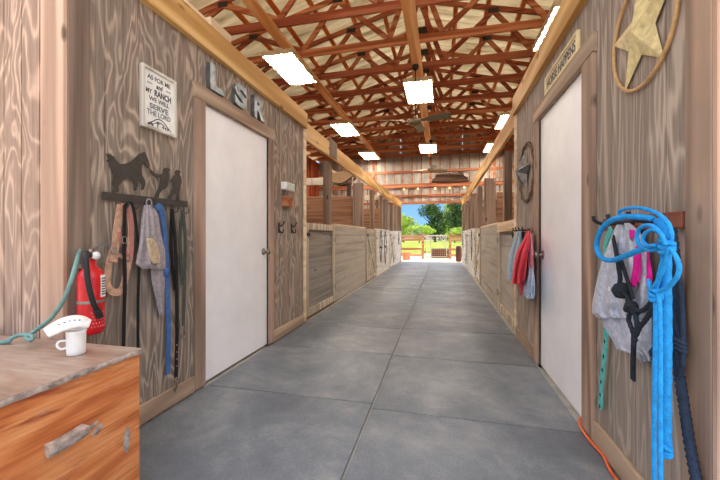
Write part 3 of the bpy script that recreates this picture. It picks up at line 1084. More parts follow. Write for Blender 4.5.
# letters L S R standing on the door casing
for ch, y0, y1, z0, z1, lab in (('L', 2.165, 2.33, 2.143, 2.335, 'galvanised metal letter L over the left door'),
                            ('S', 2.475, 2.65, 2.143, 2.335, 'galvanised metal letter S over the left door'),
                            ('R', 2.765, 2.945, 2.143, 2.335, 'galvanised metal letter R over the left door')):
    bm = text_bm(B(), ch, y1 - y0, z1 - z0, wall_l((y0 + y1) / 2, (z0 + z1) / 2, .004), .035, .045)
    o = obj('metal_letter', bm, 'zinc', origin=(XL, (y0 + y1) / 2, z0))
    prop(o, lab, 'letter', 'metal letters over the left door')

# silhouette hook rack
def Lz(pts):   # traced outline -> wall coordinates
    out = []
    for x, y in pts:
        p = onl(90 + x / 3.69, 140 + y / 3.69, .02); out.append((p.y, p.z))
    return out
t = thing('hook_rack', 'dark metal hook rack with a rearing horse and two handlers in silhouette', 'hook rack', onl(143, 204, 0))
W0 = wall_l(0, 0, .016)
obj('base_bar', plate(B(), Lz([(45, 190), (84, 194), (360, 226), (360, 248), (200, 234), (45, 221)]), W0, .004), 'silhouette', t)
horse = [(60, 50), (75, 52), (90, 62), (101, 80), (110, 88), (130, 88), (150, 81), (165, 68), (180, 53), (194, 46), (203, 44), (208, 53), (215, 72), (222, 94), (216, 104), (207, 94), (198, 84), (193, 95), (191, 112), (194, 132),
         (203, 148), (205, 162), (199, 182), (190, 186), (193, 166), (187, 152), (178, 146), (176, 154), (178, 168), (169, 188), (162, 184), (167, 166), (160, 148), (140, 142), (124, 147), (114, 160), (104, 172), (108, 182), (107, 194), (82, 194), (87, 178), (84, 160), (87, 142), (88, 122), (80, 108), (70, 92), (74, 84), (62, 76), (70, 70)]
obj('horse', plate(B(), Lz(horse), W0, .004), 'silhouette', t)
p1 = [(270, 111), (276, 103), (289, 103), (297, 111), (289, 118), (293, 128), (290, 150), (287, 172), (279, 180), (268, 184), (258, 197), (252, 214), (238, 211), (247, 192), (256, 172), (260, 152), (262, 137), (250, 141), (234, 132), (222, 114), (226, 110), (240, 123), (255, 128), (268, 125), (274, 117)]
p2 = [(314, 119), (319, 111), (329, 111), (336, 118), (330, 125), (337, 138), (339, 158), (334, 174), (330, 200), (331, 227), (320, 225), (319, 204), (314, 190), (304, 210), (299, 221), (286, 219), (299, 192), (308, 168), (307, 150), (302, 156), (297, 151), (308, 136), (318, 127)]
obj('handler', plate(B(), Lz(p1), W0, .004), 'silhouette', t)
obj('handler', plate(B(), Lz(p2), W0, .004), 'silhouette', t)
rp = [onl(90 + x / 3.69, 140 + y / 3.69, .018) for x, y in ((216, 98), (224, 114), (236, 130), (246, 136))]
obj('lead_line', tube(B(), rp, .0025, 6, 4), 'silhouette', t)
hooks = [(122, 204), (132, 205), (147, 206), (160, 208), (172, 209), (183, 210)]
for u, v in hooks:
    p = onl(u, v, .02)
    obj('hook', tube(B(), [p + V((0, 0, .02)), p + V((.006, 0, -.005)), p + V((.02, 0, -.022)), p + V((.04, 0, -.012)), p + V((.045, 0, .006))], .0035, 6, 4), 'silhouette', t)

# tan halter
t = thing('halter', 'tan and pink webbing horse halter on the left end of the dark hook rack', 'halter', onl(120, 204, .03))
f = B()
for pts, w in (([(121, 205), (117, 230), (115, 250), (113, 262)], .042), ([(113, 250), (108, 268), (107, 284), (113, 292), (121, 290), (126, 276), (128, 262)], .036), ([(121, 205), (127, 208), (130, 225), (129, 245), (126, 262)], .022), ([(114, 250), (120, 256), (128, 258)], .02)):
    ribbon(f, [onl(u, v, .028 + .004 * i) for i, (u, v) in enumerate(pts)], w, .005, NL)
obj('tan_straps', f, 'strap_tan', t)
f = B()
for pts, w in (([(122, 205), (130, 212), (132, 235), (131, 258), (127, 272)], .02), ([(119, 232), (123, 246), (128, 256)], .018)):
    ribbon(f, [onl(u, v, .046) for u, v in pts], w, .004, NL)
obj('pink_straps', f, 'strap_pink', t, 'pink webbing strap')
for (u, v) in ((114, 251), (128, 258)):
    p = onl(u, v, .05)
    obj('ring', tube(B(), [p + V((0, cos(a) * .016, sin(a) * .016)) for a in [i * pi / 4 for i in range(8)]], .003, 6, 3, True), 'steel', t, 'small steel ring')

# black lead strap with stitching, doubled
t = thing('lead_strap', 'long narrow black strap hung double over the hook rack beside the tan halter', 'strap', onl(126, 205, .05))
f = B()
ribbon(f, [onl(u, v, .06) for u, v in ((125, 205), (124, 240), (125, 280), (124, 320), (123.5, 352))], .017, .006, NL)
ribbon(f, [onl(u, v, .06) for u, v in ((125, 205), (132, 204), (136, 225), (139, 262), (138, 300), (138, 352))], .014, .006, NL)
obj('webbing', f, 'strap_black', t)
p = onl(124.5, 240, .066)
obj('buckle', tube(B(), [p + V((0, a, b)) for a, b in ((-.011, -.014), (.011, -.014), (.011, .014), (-.011, .014))], .003, 6, 3, True), 'nickel', t, 'dull nickel buckle')

# grey fly mask on the left rack
t = thing('fly_mask', 'lavender-grey mesh fly mask hanging from the middle of the dark hook rack', 'fly mask', onl(150, 206, .05))
f = B()
cloth(f, [(205, 144, 153, .045), (215, 142, 158, .05), (232, 140, 161, .06), (250, 138, 165, .065), (264, 136, 166, .06), (269, 141, 165.5, .055)], onl, .035, 3, .010, seed=2.0)
cloth(f, [(262, 149, 166, .04), (278, 151, 165.5, .04), (292, 154, 164.5, .038), (305, 157, 164, .036), (316, 159.5, 164.5, .034)], onl, .022, 2, .006, nz=20, nc=10, seed=5.0)
obj('mesh_body', f, 'mesh_grey', t, shade=True)
f = B()
cloth(f, [(238, 146, 154, .088), (246, 147, 158, .09), (258, 150, 160, .09), (264, 153, 159, .086)], onl, .012, 1, .004, nz=10, nc=8, seed=3.0)
obj('patch', f, 'fleece_tan', t, 'tan fleece patch', True)
p = onl(149, 205, .05)
obj('loop', tube(B(), [p + V((0, cos(a) * .018, .012 + sin(a) * .022)) for a in [i * pi / 4 for i in range(8)]], .004, 6, 3, True), 'mesh_grey', t)

# blue webbing strap
t = thing('blue_strap', 'long faded blue webbing strap hanging from the dark hook rack', 'strap', onl(160, 208, .04))
f = B()
ribbon(f, [onl(u, v, o) for u, v, o in ((156, 209, .05), (160, 207, .05), (164, 225, .045), (166, 255, .042), (167.5, 290, .04), (168.5, 330, .038), (168, 374, .034))], .034, .007, NL)
ribbon(f, [onl(u, v, .036) for u, v in ((156, 209), (158, 225), (161, 245), (164, 262))], .026, .006, NL)
obj('webbing', f, 'strap_blue', t)
obj('knot', lathe(B(), [(0, -.03), (.018, -.02), (.024, 0), (.018, .02), (0, .03)], onl(165.5, 272, .045), 10), 'strap_blue', t, shade=True)

# black strap with clip
def snap_hook(p, parent, s=1.0):
    f = B()
    tube(f, [p + V((0, 0, 0)), p + V((0, .008 * s, -.015 * s)), p + V((0, .01 * s, -.035 * s)), p + V((0, 0, -.05 * s)), p + V((0, -.01 * s, -.038 * s)), p + V((0, -.008 * s, -.02 * s))], .0045 * s, 8, 4)
    tube(f, [p + V((0, cos(a) * .012 * s, .012 * s + sin(a) * .012 * s)) for a in [i * pi / 4 for i in range(8)]], .004 * s, 6, 3, True)
    obj('snap_hook', f, 'nickel', parent, 'silver snap hook', True)
t = thing('black_strap', 'long black strap with a silver snap at its end, left of the white door', 'strap', onl(175, 210, .04))
f = B()
ribbon(f, [onl(u, v, o) for u, v, o in ((172, 209, .045), (175, 240, .045), (176.5, 280, .042), (177, 330, .04), (176, 378, .036))], .022, .007, NL)
ribbon(f, [onl(u, v, .034) for u, v in ((172, 209), (171, 235), (172, 262), (175, 290))], .02, .006, NL)
obj('webbing', f, 'strap_black', t)
for v in (345, 352, 359, 366):
    p = onl(176.6, v, .044)
    obj('stud', lathe(B(), [(.005, 0), (.005, .003), (0, .004)], p, 8, 'X'), 'steel', t, 'small steel stud')
snap_hook(onl(176, 382, .04), t, 1.1)
t = thing('green_strap', 'dark green-grey strap with a small clip on the right end of the hook rack', 'strap', onl(184, 211, .04))
f = B()
ribbon(f, [onl(u, v, o) for u, v, o in ((183, 210, .045), (185, 235, .045), (185, 268, .042), (184, 300, .04), (183.5, 326, .036))], .022, .006, NL)
ribbon(f, [onl(u, v, .036) for u, v in ((183, 210), (180, 235), (181, 262), (183, 285))], .024, .006, NL)
obj('webbing', f, 'strap_green', t)
snap_hook(onl(183.5, 330, .038), t, 1.0)

# small boxes and hooks right of the left door
t = thing('wall_switch', 'small pale switch box with greenish face, upper of two on the left wall', 'switch', (XL, 3.45, 1.57))
obj('box', box(B(), XL + .001, XL + .06, 3.36, 3.58, 1.575, 1.655, bev=.003), 'white_plastic', t)
obj('face_plate', box(B(), XL + .0605, XL + .064, 3.375, 3.565, 1.584, 1.646, bev=.001), plain('mottled green sticker', (190, 200, 184), 0.6, var=0.3, scale=60), t, 'mottled grey-green face')
o = obj('wood_block', box(B(), XL + .001, XL + .055, 3.37, 3.56, 1.40, 1.505, bev=.004), 'leather', origin=(XL, 3.43, 1.4))
o.data.materials[0] = M['girt']
prop(o, 'small orange-brown wooden block on the left wall below the switch box', 'block')
for y, z, lab in ((3.31, 1.16, 'black iron coat hook on the left wall, nearer the white door'), (3.62, 1.16, 'black iron coat hook on the left wall, nearer the stall corner')):
    t = thing('coat_hook', lab, 'hook', (XL, y, z), 'iron hooks right of the left door')
    obj('back_plate', box(B(), XL + .001, XL + .008, y - .015, y + .015, z - .05, z + .06, bev=.002), 'iron', t)
    f = B()
    tube(f, [(XL + .006, y, z + .03), (XL + .04, y, z + .03), (XL + .06, y, z + .06), (XL + .062, y, z + .075)], .006, 8, 4)
    tube(f, [(XL + .006, y, z - .01), (XL + .03, y, z - .045), (XL + .05, y, z - .035), (XL + .055, y, z - .01)], .006, 8, 4)
    obj('hook', f, 'iron', t)

# fire extinguisher on the corner board
ex, ey = XL + .085, 1.262
t = thing('fire_extinguisher', 'red fire extinguisher with black hose on the left corner post', 'fire extinguisher', (ex, ey, .63))
obj('tank', lathe(B(), [(.042, .632), (.049, .64), (.052, .655), (.052, .885), (.047, .91), (.034, .93), (.02, .94), (.018, .975)], (ex, ey, 0), 28), 'red_paint', t, shade=True)
f = B(); lathe(f, [(.02, .972), (.024, .978), (.024, 1.0), (.014, 1.004), (.014, 1.02)], (ex, ey, 0), 14)
box(f, ex - .012, ex + .012, ey - .03, ey + .03, .985, 1.008, bev=.002)
obj('valve', f, 'nickel', t, 'silver valve', True)
f = B(); bar(f, (ex, ey - .01, 1.01), (ex, ey + .085, 1.045), .022, .006, V((1, 0, 0))); bar(f, (ex, ey - .01, .996), (ex, ey + .075, .985), .02, .006, V((1, 0, 0)))
obj('lever', f, 'steel', t)
obj('gauge', lathe(B(), [(.016, 0), (.018, .006), (.018, .014), (.0, .016)], (ex + .02, ey, .99), 14, 'X'), 'white_plastic', t, shade=True)
hz = [V((ex + .012, ey - .01, .99)), onx(86, 254, ex + .045), onx(86.5, 268, ex + .06), onx(88.5, 285, ex + .066), onx(93, 302, ex + .066), onx(97, 310, ex + .064)]
obj('hose', tube(B(), hz, .0115, 10, 6), 'rubber', t, 'black rubber hose', True)
obj('nozzle', tube(B(), [hz[-1], onx(98.5, 313, ex + .064), onx(100, 317, ex + .063)], .015, 10, 3), 'rubber', t, 'black nozzle', True)
def wrap(a0, a1, z0, z1, r=.0532, n=14):
    bm = B(); vs = []
    for i in range(n + 1):
        a = radians(a0 + (a1 - a0) * i / n)
        vs.append([bm.verts.new((ex + rr * cos(a), ey + rr * sin(a), z)) for z in (z0, z1) for rr in (r, r - .003)])
    for p, q in zip(vs, vs[1:]):
        bm.faces.new((p[0], q[0], q[2], p[2])); bm.faces.new((p[1], p[3], q[3], q[1])); bm.faces.new((p[2], q[2], q[3], p[3])); bm.faces.new((p[0], p[1], q[1], q[0]))
    bm.faces.new(vs[0]); bm.faces.new(vs[-1][::-1])
    bmesh.ops.recalc_face_normals(bm, faces=bm.faces[:])
    return bm
obj('label', wrap(2, 48, .80, .90), 'paper', t, 'white instruction label')
bmL = B()
for i, z in enumerate((.885, .872, .860, .848, .836, .824, .812)):
    b2 = wrap(7, 43 - (i % 3) * 6, z - .003, z + .003, .0538, 8)
    me = bpy.data.meshes.new('t'); b2.to_mesh(me); b2.free(); bmL.from_mesh(me); bpy.data.meshes.remove(me)
obj('label_print', bmL, 'ink', t, 'rows of dark print')
obj('strap_band', wrap(-180, 180, .775, .787, .0555, 28), 'steel', t, 'silver strap')
f = B()
for r in range(5):
    for cidx in range(6):
        a = -40 + cidx * 13 + (r % 2) * 6.5
        b2 = wrap(a, a + 5, .665 + r * .016, .672 + r * .016, .0535, 2)
        me = bpy.data.meshes.new('t'); b2.to_mesh(me); b2.free(); f.from_mesh(me); bpy.data.meshes.remove(me)
obj('diamond_print', f, plain('pale red print', (232, 120, 120), 0.5), t, 'pale dotted print')
f = B(); box(f, XL + .02, XL + .03, ey - .02, ey + .02, .70, 1.0); box(f, XL + .03, ex - .04, ey - .012, ey + .012, .93, .95)
obj('wall_bracket', f, 'steel', t)

# green hose draped from a nail on the corner post to the chest
gp = [onl(80, 250, .03), onl(79, 253, .045), ony(76, 264, 1.15), ony(70, 284, 1.125), ony(62, 303, 1.12), ony(50, 319, 1.115), ony(35, 331, 1.11), ony(26, 337.5, 1.08), ony(31, 340, 1.05), ony(32, 336, 1.08), ony(20, 335, 1.10), ony(10, 339, 1.09), ony(0, 342, 1.08), V((-2.3, 1.06, .636))]
o = obj('garden_hose', tube(B(), gp, .0085, 8, 6), 'green_cord', shade=True, origin=gp[-1])
prop(o, 'thin faded green hose drooping from the corner post onto the chest', 'hose')

# ------------------------------------------------------------------ cedar chest
X1, Y0c, Y1c, ZT = -1.2186, .64, 1.18, .616
t = thing('wooden_chest', 'orange cedar chest with worn lid and block handle at the left front wall', 'chest', (-1.8, .88, 0))
f = B()
nb = [(.02, .2995), (.30, .594)]
for z0, z1 in nb: box(f, -2.40, X1, Y0c, Y1c, z0, z1, bev=.0015)
obj('body', f, 'chest', t)
f = B()
# lid with a live edge on the aisle side
ring_t, ring_b = [], []
n = 40
top = [(-2.42, Y0c - .01), (-2.42, Y1c)]
edge = [(X1 + .008 + .007 * noise2(i * .35, 1.3), Y1c - (Y1c - Y0c + .01) * i / n) for i in range(n + 1)]
outl = top + edge
plate(f, outl, Matrix.Translation((0, 0, .5945)), ZT - .5945)
obj('lid', f, 'chest_top', t)
f = B()
a, b = [], []
for i, (x, y) in enumerate(edge):
    k = .004 * noise2(i * .9, 4.0)
    a.append([f.verts.new((x + .0025 + k, y, .614)), f.verts.new((x + .004 + k, y, .606 + .004 * noise2(i * .5, 2))), f.verts.new((x + .002, y, .597)), f.verts.new((x - .006, y, .596)), f.verts.new((x - .006, y, .6152))])
for p, q in zip(a, a[1:]):
    for j in range(5): f.faces.new((p[j], p[(j + 1) % 5], q[(j + 1) % 5], q[j]))
f.faces.new(a[0][::-1]); f.faces.new(a[-1]); bmesh.ops.recalc_face_normals(f, faces=f.faces[:])
obj('live_edge', f, 'bark_grey', t, 'rough grey live edge of the lid')
f = B()
ptsH = [(X1 + .016, .825), (X1 + .022, .865), (X1 + .022, .905), (X1 + .018, .945)]
sweep(f, smooth([V((x, y, .402 + .05 * (y - .8))) for x, y in ptsH], 6), [(-.02, -.016), (-.004, -.018), (.019, -.012), (.02, .004), (.008, .012), (-.014, .014)], V((1, 0, 0)))
obj('handle', f, 'bark_grey', t, 'grey half-bark block handle')
for (y, z, w, h) in ((1.0, .375, .022, .014), (.985, .40, .018, .010), (1.12, .27, .016, .045)):
    f = B()
    n = 16
    rim = [f.verts.new((X1 + .0004, y + w * cos(2 * pi * i / n) * (1 + .35 * noise2(i * .7, y * 9)) , z + h * sin(2 * pi * i / n) * (1 + .35 * noise2(i * .7, y * 5 + 3)) + .3 * w * cos(2 * pi * i / n))) for i in range(n)]
    mid = f.verts.new((X1 + .004, y, z))
    for i in range(n): f.faces.new((rim[i], rim[(i + 1) % n], mid))
    bmesh.ops.recalc_face_normals(f, faces=f.faces[:])
    obj('bark_scar', f, 'bark_grey', t, 'grey bark scar')

# white jug with a perforated scoop-lid
jx, jy = -1.40, 1.062
t = thing('plastic_jug', 'white plastic jug with open perforated lid standing on the wooden chest', 'jug', (jx, jy, ZT))
obj('body', lathe(B(), [(.028, ZT + .001), (.030, ZT + .004), (.031, ZT + .02), (.032, ZT + .086), (.034, ZT + .09), (.034, ZT + .094), (.030, ZT + .092), (.028, ZT + .02), (0, ZT + .016)], (jx, jy, 0), 26), 'white_plastic', t, shade=True)
obj('handle', tube(B(), [(jx - .016, jy - .026, ZT + .058), (jx - .026, jy - .042, ZT + .06), (jx - .03, jy - .048, ZT + .045), (jx - .024, jy - .04, ZT + .03), (jx - .015, jy - .026, ZT + .03)], .0045, 8, 5), 'white_plastic', t, shade=True)
f = B()
lp = smooth([V((jx - .045, jy - .075, ZT + .098)), V((jx - .02, jy - .035, ZT + .122)), V((jx + .01, jy + .0, ZT + .128)), V((jx + .03, jy + .03, ZT + .112))], 6)
sweep(f, lp, [(-.03, -.007), (.03, -.007), (.034, .0), (.03, .009), (-.03, .009), (-.034, .0)], V((.25, -.55, .8)), radf=lambda s, a, tt: .55 + .45 * sin(pi * min(1, .12 + tt * .9)))
lid = obj('lid', f, 'white_plastic', t, shade=True)
f = B()
for i in range(5):
    p = lp[5 + i * 2] + V((.25, -.55, .8)) * .0095
    lathe(f, [(.0, -.003), (.0045, 0), (0, .003)], p, 8)
obj('lid_hole', f, 'ink', lid, 'dark holes in the lid')

# ------------------------------------------------------------------ RIGHT WALL
# framed sign over the right door
sy, sz = 2.555, 2.21
t = thing('wall_sign', 'narrow cream sign with grey capitals over the right door', 'sign', (XR, sy, sz - .06))
obj('board', box(B(), XR - .014, XR - .002, sy - .31, sy + .31, sz - .055, sz + .055), 'cream_face', t)
f = B()
for a in ((sy - .325, sy - .307, sz - .065, sz + .065), (sy + .307, sy + .325, sz - .065, sz + .065), (sy - .307, sy + .307, sz + .05, sz + .065), (sy - .307, sy + .307, sz - .065, sz - .05)):
    box(f, XR - .022, XR - .002, *a, bev=.002)
obj('frame', f, 'cream', t)
f = text_bm(B(), 'HORSE HAPPENS', .56, .065, wall_r(sy, sz, .0145), .0012, .01)
obj('lettering', f, 'ink', t, 'grey capitals')


def star(bm, cy, cz, R, r, hgt, off, rot):
    t = bmesh.new()
    c = t.verts.new((0, 0, hgt)); cb = t.verts.new((0, 0, 0))
    rim = []
    for i in range(10):
        a = pi / 2 + rot + i * pi / 5; q = R if i % 2 == 0 else r
        rim.append(t.verts.new((q * cos(a), q * sin(a), 0)))
    for i in range(10):
        t.faces.new((c, rim[i], rim[(i + 1) % 10])); t.faces.new((cb, rim[(i + 1) % 10], rim[i]))
    bmesh.ops.recalc_face_normals(t, faces=t.faces[:])
    merge(bm, t, wall_r(cy, cz, off))
    return bm


def ringpts(cy, cz, r, off, n=40): return [V((XR - off, cy + r * cos(2 * pi * i / n), cz + r * sin(2 * pi * i / n))) for i in range(n)]


t = thing('barn_star', 'large cream-gold metal barn star in a rod ring on the right wall', 'star', (XR, 1.585, 1.675))
obj('star', star(B(), 1.59, 1.895, .235, .098, .035, .012, radians(3)), 'gold', t)
obj('ring', tube(B(), ringpts(1.59, 1.895, .222, .012), .0075, 10, 1, True), 'gold_rod', t, 'tan round rod ring', True)
t = thing('barn_star', 'grey tin star in a brown wire ring above the hanging vests on the right', 'star', (XR, 3.5, 1.42))
obj('star', star(B(), 3.53, 1.69, .20, .085, .085, .018, radians(-8)), 'star_metal', t)
f = B()
for q, rr in ((0, .008), (.018, .006)):
    tube(f, [p + V((-.003 * sin(i * 1.9 + q * 90), 0, 0)) * 2 for i, p in enumerate(ringpts(3.5, 1.67, .275 - q, .014))], rr, 8, 1, True)
obj('ring', f, 'rust_rod', t, 'brown twisted wire ring', True)

# coat rail with garments
t = thing('hook_rail', 'small dark hook rail on the right wall above the coral vest', 'hook rack', (XR, 3.55, 1.12))
obj('board', box(B(), XR - .016, XR - .001, 3.3, 3.82, 1.115, 1.155, bev=.003), 'board_dark', t)
for y in (3.36, 3.5, 3.64, 3.76):
    obj('hook', tube(B(), [(XR - .014, y, 1.14), (XR - .05, y, 1.13), (XR - .075, y, 1.14), (XR - .08, y, 1.165)], .006, 8, 4), 'iron', t)
t = thing('blue_cloth', 'pale blue mesh sheet hanging behind the coral vest on the right', 'cloth')
t.location = (XR - .08, 3.72, 1.13)
obj('sheet', cloth(B(), [(231, 517, 522, .045), (242, 513, 522, .05), (256, 508.5, 521, .055), (270, 507, 519, .055), (280, 508, 517, .05)], onr, .04, 2, .012, seed=8), 'denim', t, shade=True)
obj('trim_cord', tube(B(), [onr(u, v, .12) for u, v in ((519, 232), (515, 246), (512, 262), (511.5, 278))], .004, 6, 4), 'mesh_silver', t)
t = thing('fleece_vest', 'bright coral red fleece vest hanging on the small hook rail at right', 'vest')
t.location = (XR - .1, 3.5, 1.12)
obj('body', cloth(B(), [(231, 526, 530, .07), (238, 524, 530.5, .09), (250, 517.5, 529, .12), (264, 514, 527, .13), (279, 511.5, 525, .125), (284, 512, 523, .12)], onr, .06, 2, .016, seed=1), 'coral', t, shade=True)
obj('tail', cloth(B(), [(280, 517, 523, .11), (287, 519, 523, .10), (295, 520.5, 522.5, .095)], onr, .03, 1, .006, nz=10, nc=8, seed=11), 'coral', t, shade=True)
t = thing('pink_grey_cloth', 'pale pink and grey-blue cloth hanging beside the right door knob', 'cloth')
t.location = (XR - .06, 3.3, 1.12)
obj('pink_top', cloth(B(), [(232, 528, 531, .06), (242, 528, 532.5, .07), (256, 527.5, 533.5, .075), (268, 527, 534, .075)], onr, .045, 2, .010, seed=21), 'pink', t, shade=True)
obj('grey_body', cloth(B(), [(265, 526, 533.5, .07), (275, 523.5, 534.5, .08), (286, 522.5, 535, .085), (295, 524, 535, .08), (299, 527, 534, .075)], onr, .05, 3, .012, seed=31), 'greyblue', t, 'grey-blue lower cloth', True)

# rust-brown peg rail
t = thing('hook_rail', 'short rust-brown board with iron pegs holding the blue ropes at right', 'hook rack', (XR, 1.6, 1.1))
obj('board', box(B(), XR - .022, XR - .001, 1.335, 1.90, 1.105, 1.162, bev=.003), 'rust_board', t)
for y in (1.46, 1.62, 1.76):
    obj('peg', tube(B(), [(XR - .02, y, 1.135), (XR - .08, y, 1.135), (XR - .11, y, 1.15), (XR - .115, y, 1.17)], .008, 8, 4), 'iron', t)


def rz(pts, off, dz=0.0, sc=3.556, u0=585, v0=195):
    out = []
    for i, p in enumerate(pts):
        o = off if len(p) == 2 else p[2]
        out.append(onr(u0 + p[0] / sc, v0 + p[1] / sc, o))
    return out


# turquoise tie-down belt
t = thing('belt_strap', 'turquoise strap with dark diamonds hanging lowest left on the right peg rail', 'strap', onr(606, 235, .03))
f = B()
bp = smooth([onr(u, v, o) for u, v, o in ((611, 228, .05), (606, 245, .045), (605, 270, .035), (606, 300, .03), (606, 330, .03), (604, 360, .03), (601.5, 385, .03), (600.5, 408, .03))], 8)
sweep(f, bp, rect(.034, .006), NR)
ribbon(f, [onr(u, v, .04) for u, v in ((610, 228), (614, 245), (613, 262))], .018, .005, NR)
ribbon(f, [onr(u, v, .03) for u, v in ((607, 322), (612, 327), (612, 333), (607, 336))], .014, .005, NR)
obj('webbing', f, 'rope_teal', t)
for i in range(len(bp) - 30, len(bp), 4):
    if i < 0: continue
    p = bp[min(i, len(bp) - 1)]
    f = plate(B(), [(0, .012), (.008, 0), (0, -.012), (-.008, 0)], wall_r(p.y, p.z, XR - p.x + .0032), .001)
    obj('diamond', f, 'rope_black', t, 'dark diamond mark')

# silver fly mask with magenta trim
t = thing('fly_mask', 'silver-grey mesh fly mask with hot pink trim under the blue ropes', 'fly mask', onr(630, 225, .05))
f = B()
cloth(f, [(223, 618, 630, .03), (232, 613, 640, .04), (245, 608, 646, .055), (262, 602, 650, .07), (282, 596.5, 652, .075), (304, 592, 651, .07), (313, 592.5, 650.5, .065), (318, 598, 650, .06)], onr, .05, 4, .014, nz=34, nc=26, seed=4.2)
obj('mesh_body', f, 'mesh_silver', t, shade=True)
f = B()
cloth(f, [(312, 599, 652, .05), (326, 604, 652, .05), (340, 613, 652, .048), (349, 617, 652, .046), (355, 634, 652.5, .044), (362, 641, 653, .042)], onr, .035, 3, .010, nz=20, nc=20, seed=6.6)
obj('lower_flap', f, 'mesh_silver', t, shade=True)
f = B()
cloth(f, [(250, 634, 638.5, .108), (262, 633, 639.5, .112), (275, 631.5, 638, .112), (287, 629, 636, .11)], onr, .012, 1, .004, nz=12, nc=8, seed=2.2)
obj('pink_flap', f, 'magenta', t, 'hot pink flap', True)
f = B()
cloth(f, [(250, 646, 649, .105), (264, 646.5, 651, .11), (274, 646.5, 652, .11), (281, 645.5, 652, .108)], onr, .012, 1, .004, nz=12, nc=8, seed=5.2)
obj('pink_flap', f, 'magenta', t, 'hot pink flap', True)
f = B(); ribbon(f, [onr(u, v, .115) for u, v in ((640, 252), (640, 268), (639, 282))], .008, .003, NR)
ribbon(f, [onr(u, v, .112) for u, v in ((636, 248), (648, 247))], .012, .003, NR)
obj('pink_tape', f, 'magenta', t, 'hot pink tape')
p = onr(632, 234, .078)
obj('pink_tab', box(B(), p.x - .004, p.x + .004, p.y - .014, p.y + .014, p.z - .016, p.z + .016, bev=.002), 'magenta', t, 'small hot pink tab')
p = onr(610, 289, .105)
obj('care_tag', box(B(), p.x - .002, p.x + .002, p.y - .012, p.y + .012, p.z - .009, p.z + .009, bev=.001), 'paper', t, 'small white tag')

# black rope halter in front of the mask
t = thing('rope_halter', 'black rope halter knotted over the silver-grey fly mask', 'halter', onr(622, 290, .12))
f = B()
ribbon(f, rz([(100, 150, .09), (110, 200, .115), (120, 260, .125), (125, 300, .128), (118, 335, .13)], .1), .024, .006, NR)
ribbon(f, rz([(122, 215, .118), (140, 270, .125), (160, 330, .13), (170, 370, .132)], .1), .018, .006, NR)
for pts in ([(118, 330), (150, 360), (160, 395)], [(150, 375), (185, 410), (215, 405), (245, 365), (260, 330)], [(165, 395), (180, 430), (185, 470), (178, 500), (172, 540)], [(170, 400), (155, 440), (168, 480), (180, 520)], [(250, 370), (225, 430), (195, 470), (182, 500)]):
    braid(f, rz(pts, .135), .0075, 8, .02, .1)
obj('rope', f, 'rope_black', t, shade=True)
f = B(); ribbon(f, [onr(u, v, o) for u, v, o in ((634, 332, .12), (633.5, 350, .10), (633, 365, .085), (633, 380, .08))], .024, .008, NR)
obj('tail', f, 'rope_black', t)
for x, y, r in ((130, 340, .03), (165, 395, .02), (155, 405, .016), (180, 415, .014)):
    f = B(); c = rz([(x, y)], .13)[0]
    for q in range(3):
        ax = [V((.3, 1, .2)), V((-.2, .4, 1)), V((.1, -1, .7))][q].normalized()
        e1 = ax.orthogonal().normalized(); e2 = ax.cross(e1)
        braid(f, [c + (e1 * cos(a) + e2 * sin(a)) * r * .62 for a in [i * pi / 4 for i in range(8)]], r * .42, 4, .02, .1, True)
    obj('knot', f, 'rope_black', t, shade=True)

# navy braided lead
t = thing('braided_lead', 'thick navy braided lead rope hanging beside the corner board at right', 'rope', onr(676, 300, .05))
f = B()
braid(f, [onr(u, v, o) for u, v, o in ((671, 228, .06), (675, 260, .055), (676, 300, .05), (676, 340, .05), (679, 372, .05), (684, 405, .048), (689, 440, .046), (694, 468, .044), (699, 496, .042))], .0135, 16, .02, .2)
obj('rope', f, 'rope_navy', t, shade=True)
f = B()
for pts in ([(674, 255), (681, 290), (683, 330), (683, 362), (680, 375)], [(668, 280), (672, 310), (677, 340), (680, 368)], [(672, 296), (667, 320), (656, 345), (651, 352)], [(671, 300), (676, 322), (682, 345), (683, 368)], [(652, 355), (662, 362), (672, 362)]):
    tube(f, [onr(u, v, .06) for u, v in pts], .0075, 8, 6)
obj('coil', f, 'rope_navy', t, shade=True)
f = B()
c = onr(678, 345, .062)
for q in range(3): tube(f, [c + V((0, .026 * cos(a), .012 * (q - 1) + .008 * sin(a))) + V((-.012 * sin(a), 0, 0)) for a in [i * pi / 4 for i in range(8)]], .0075, 8, 4, True)
obj('knot', f, 'rope_navy', t, shade=True)
f = B(); cloth(f, [(283, 670, 677, .04), (300, 669, 680, .045), (320, 670, 681, .045), (335, 672, 680, .04)], onr, .02, 2, .006, nz=14, nc=10, seed=3.3)
obj('mesh_pouch', f, 'rope_navy', t, 'dark mesh pouch', True)

# sky-blue rope halter with long lead
t = thing('rope_halter', 'sky-blue rope halter and long lead draped over the right peg rail', 'halter', onr(660, 235, .12))
f = B()
R1 = .0062
braid(f, rz([(122, 58), (150, 48), (190, 46), (235, 56), (275, 78), (300, 110), (308, 150), (302, 180)], .14), R1, 10, .03, .06)
braid(f, rz([(122, 58), (126, 68), (150, 73), (190, 72), (232, 82), (262, 104), (282, 140), (290, 175)], .125), R1, 10, .03, .06)
braid(f, rz([(240, 84, .14), (190, 78, .15), (130, 80, .155), (80, 98, .155), (50, 140, .15), (42, 185, .145), (58, 222, .145), (95, 232, .15), (140, 218, .155), (195, 196, .155), (245, 184, .15), (285, 180, .145)], .14), .0098, 10, .04, .05)
braid(f, rz([(285, 175), (262, 130), (232, 108), (198, 116), (184, 148), (198, 182), (236, 196), (262, 184)], .165), R1, 10, .03, .06)
braid(f, rz([(288, 178), (270, 138), (244, 124), (216, 134), (206, 160), (222, 180), (250, 178)], .175), R1 * .9, 10, .03, .06)
obj('noseband', f, 'rope_blue', t, shade=True)
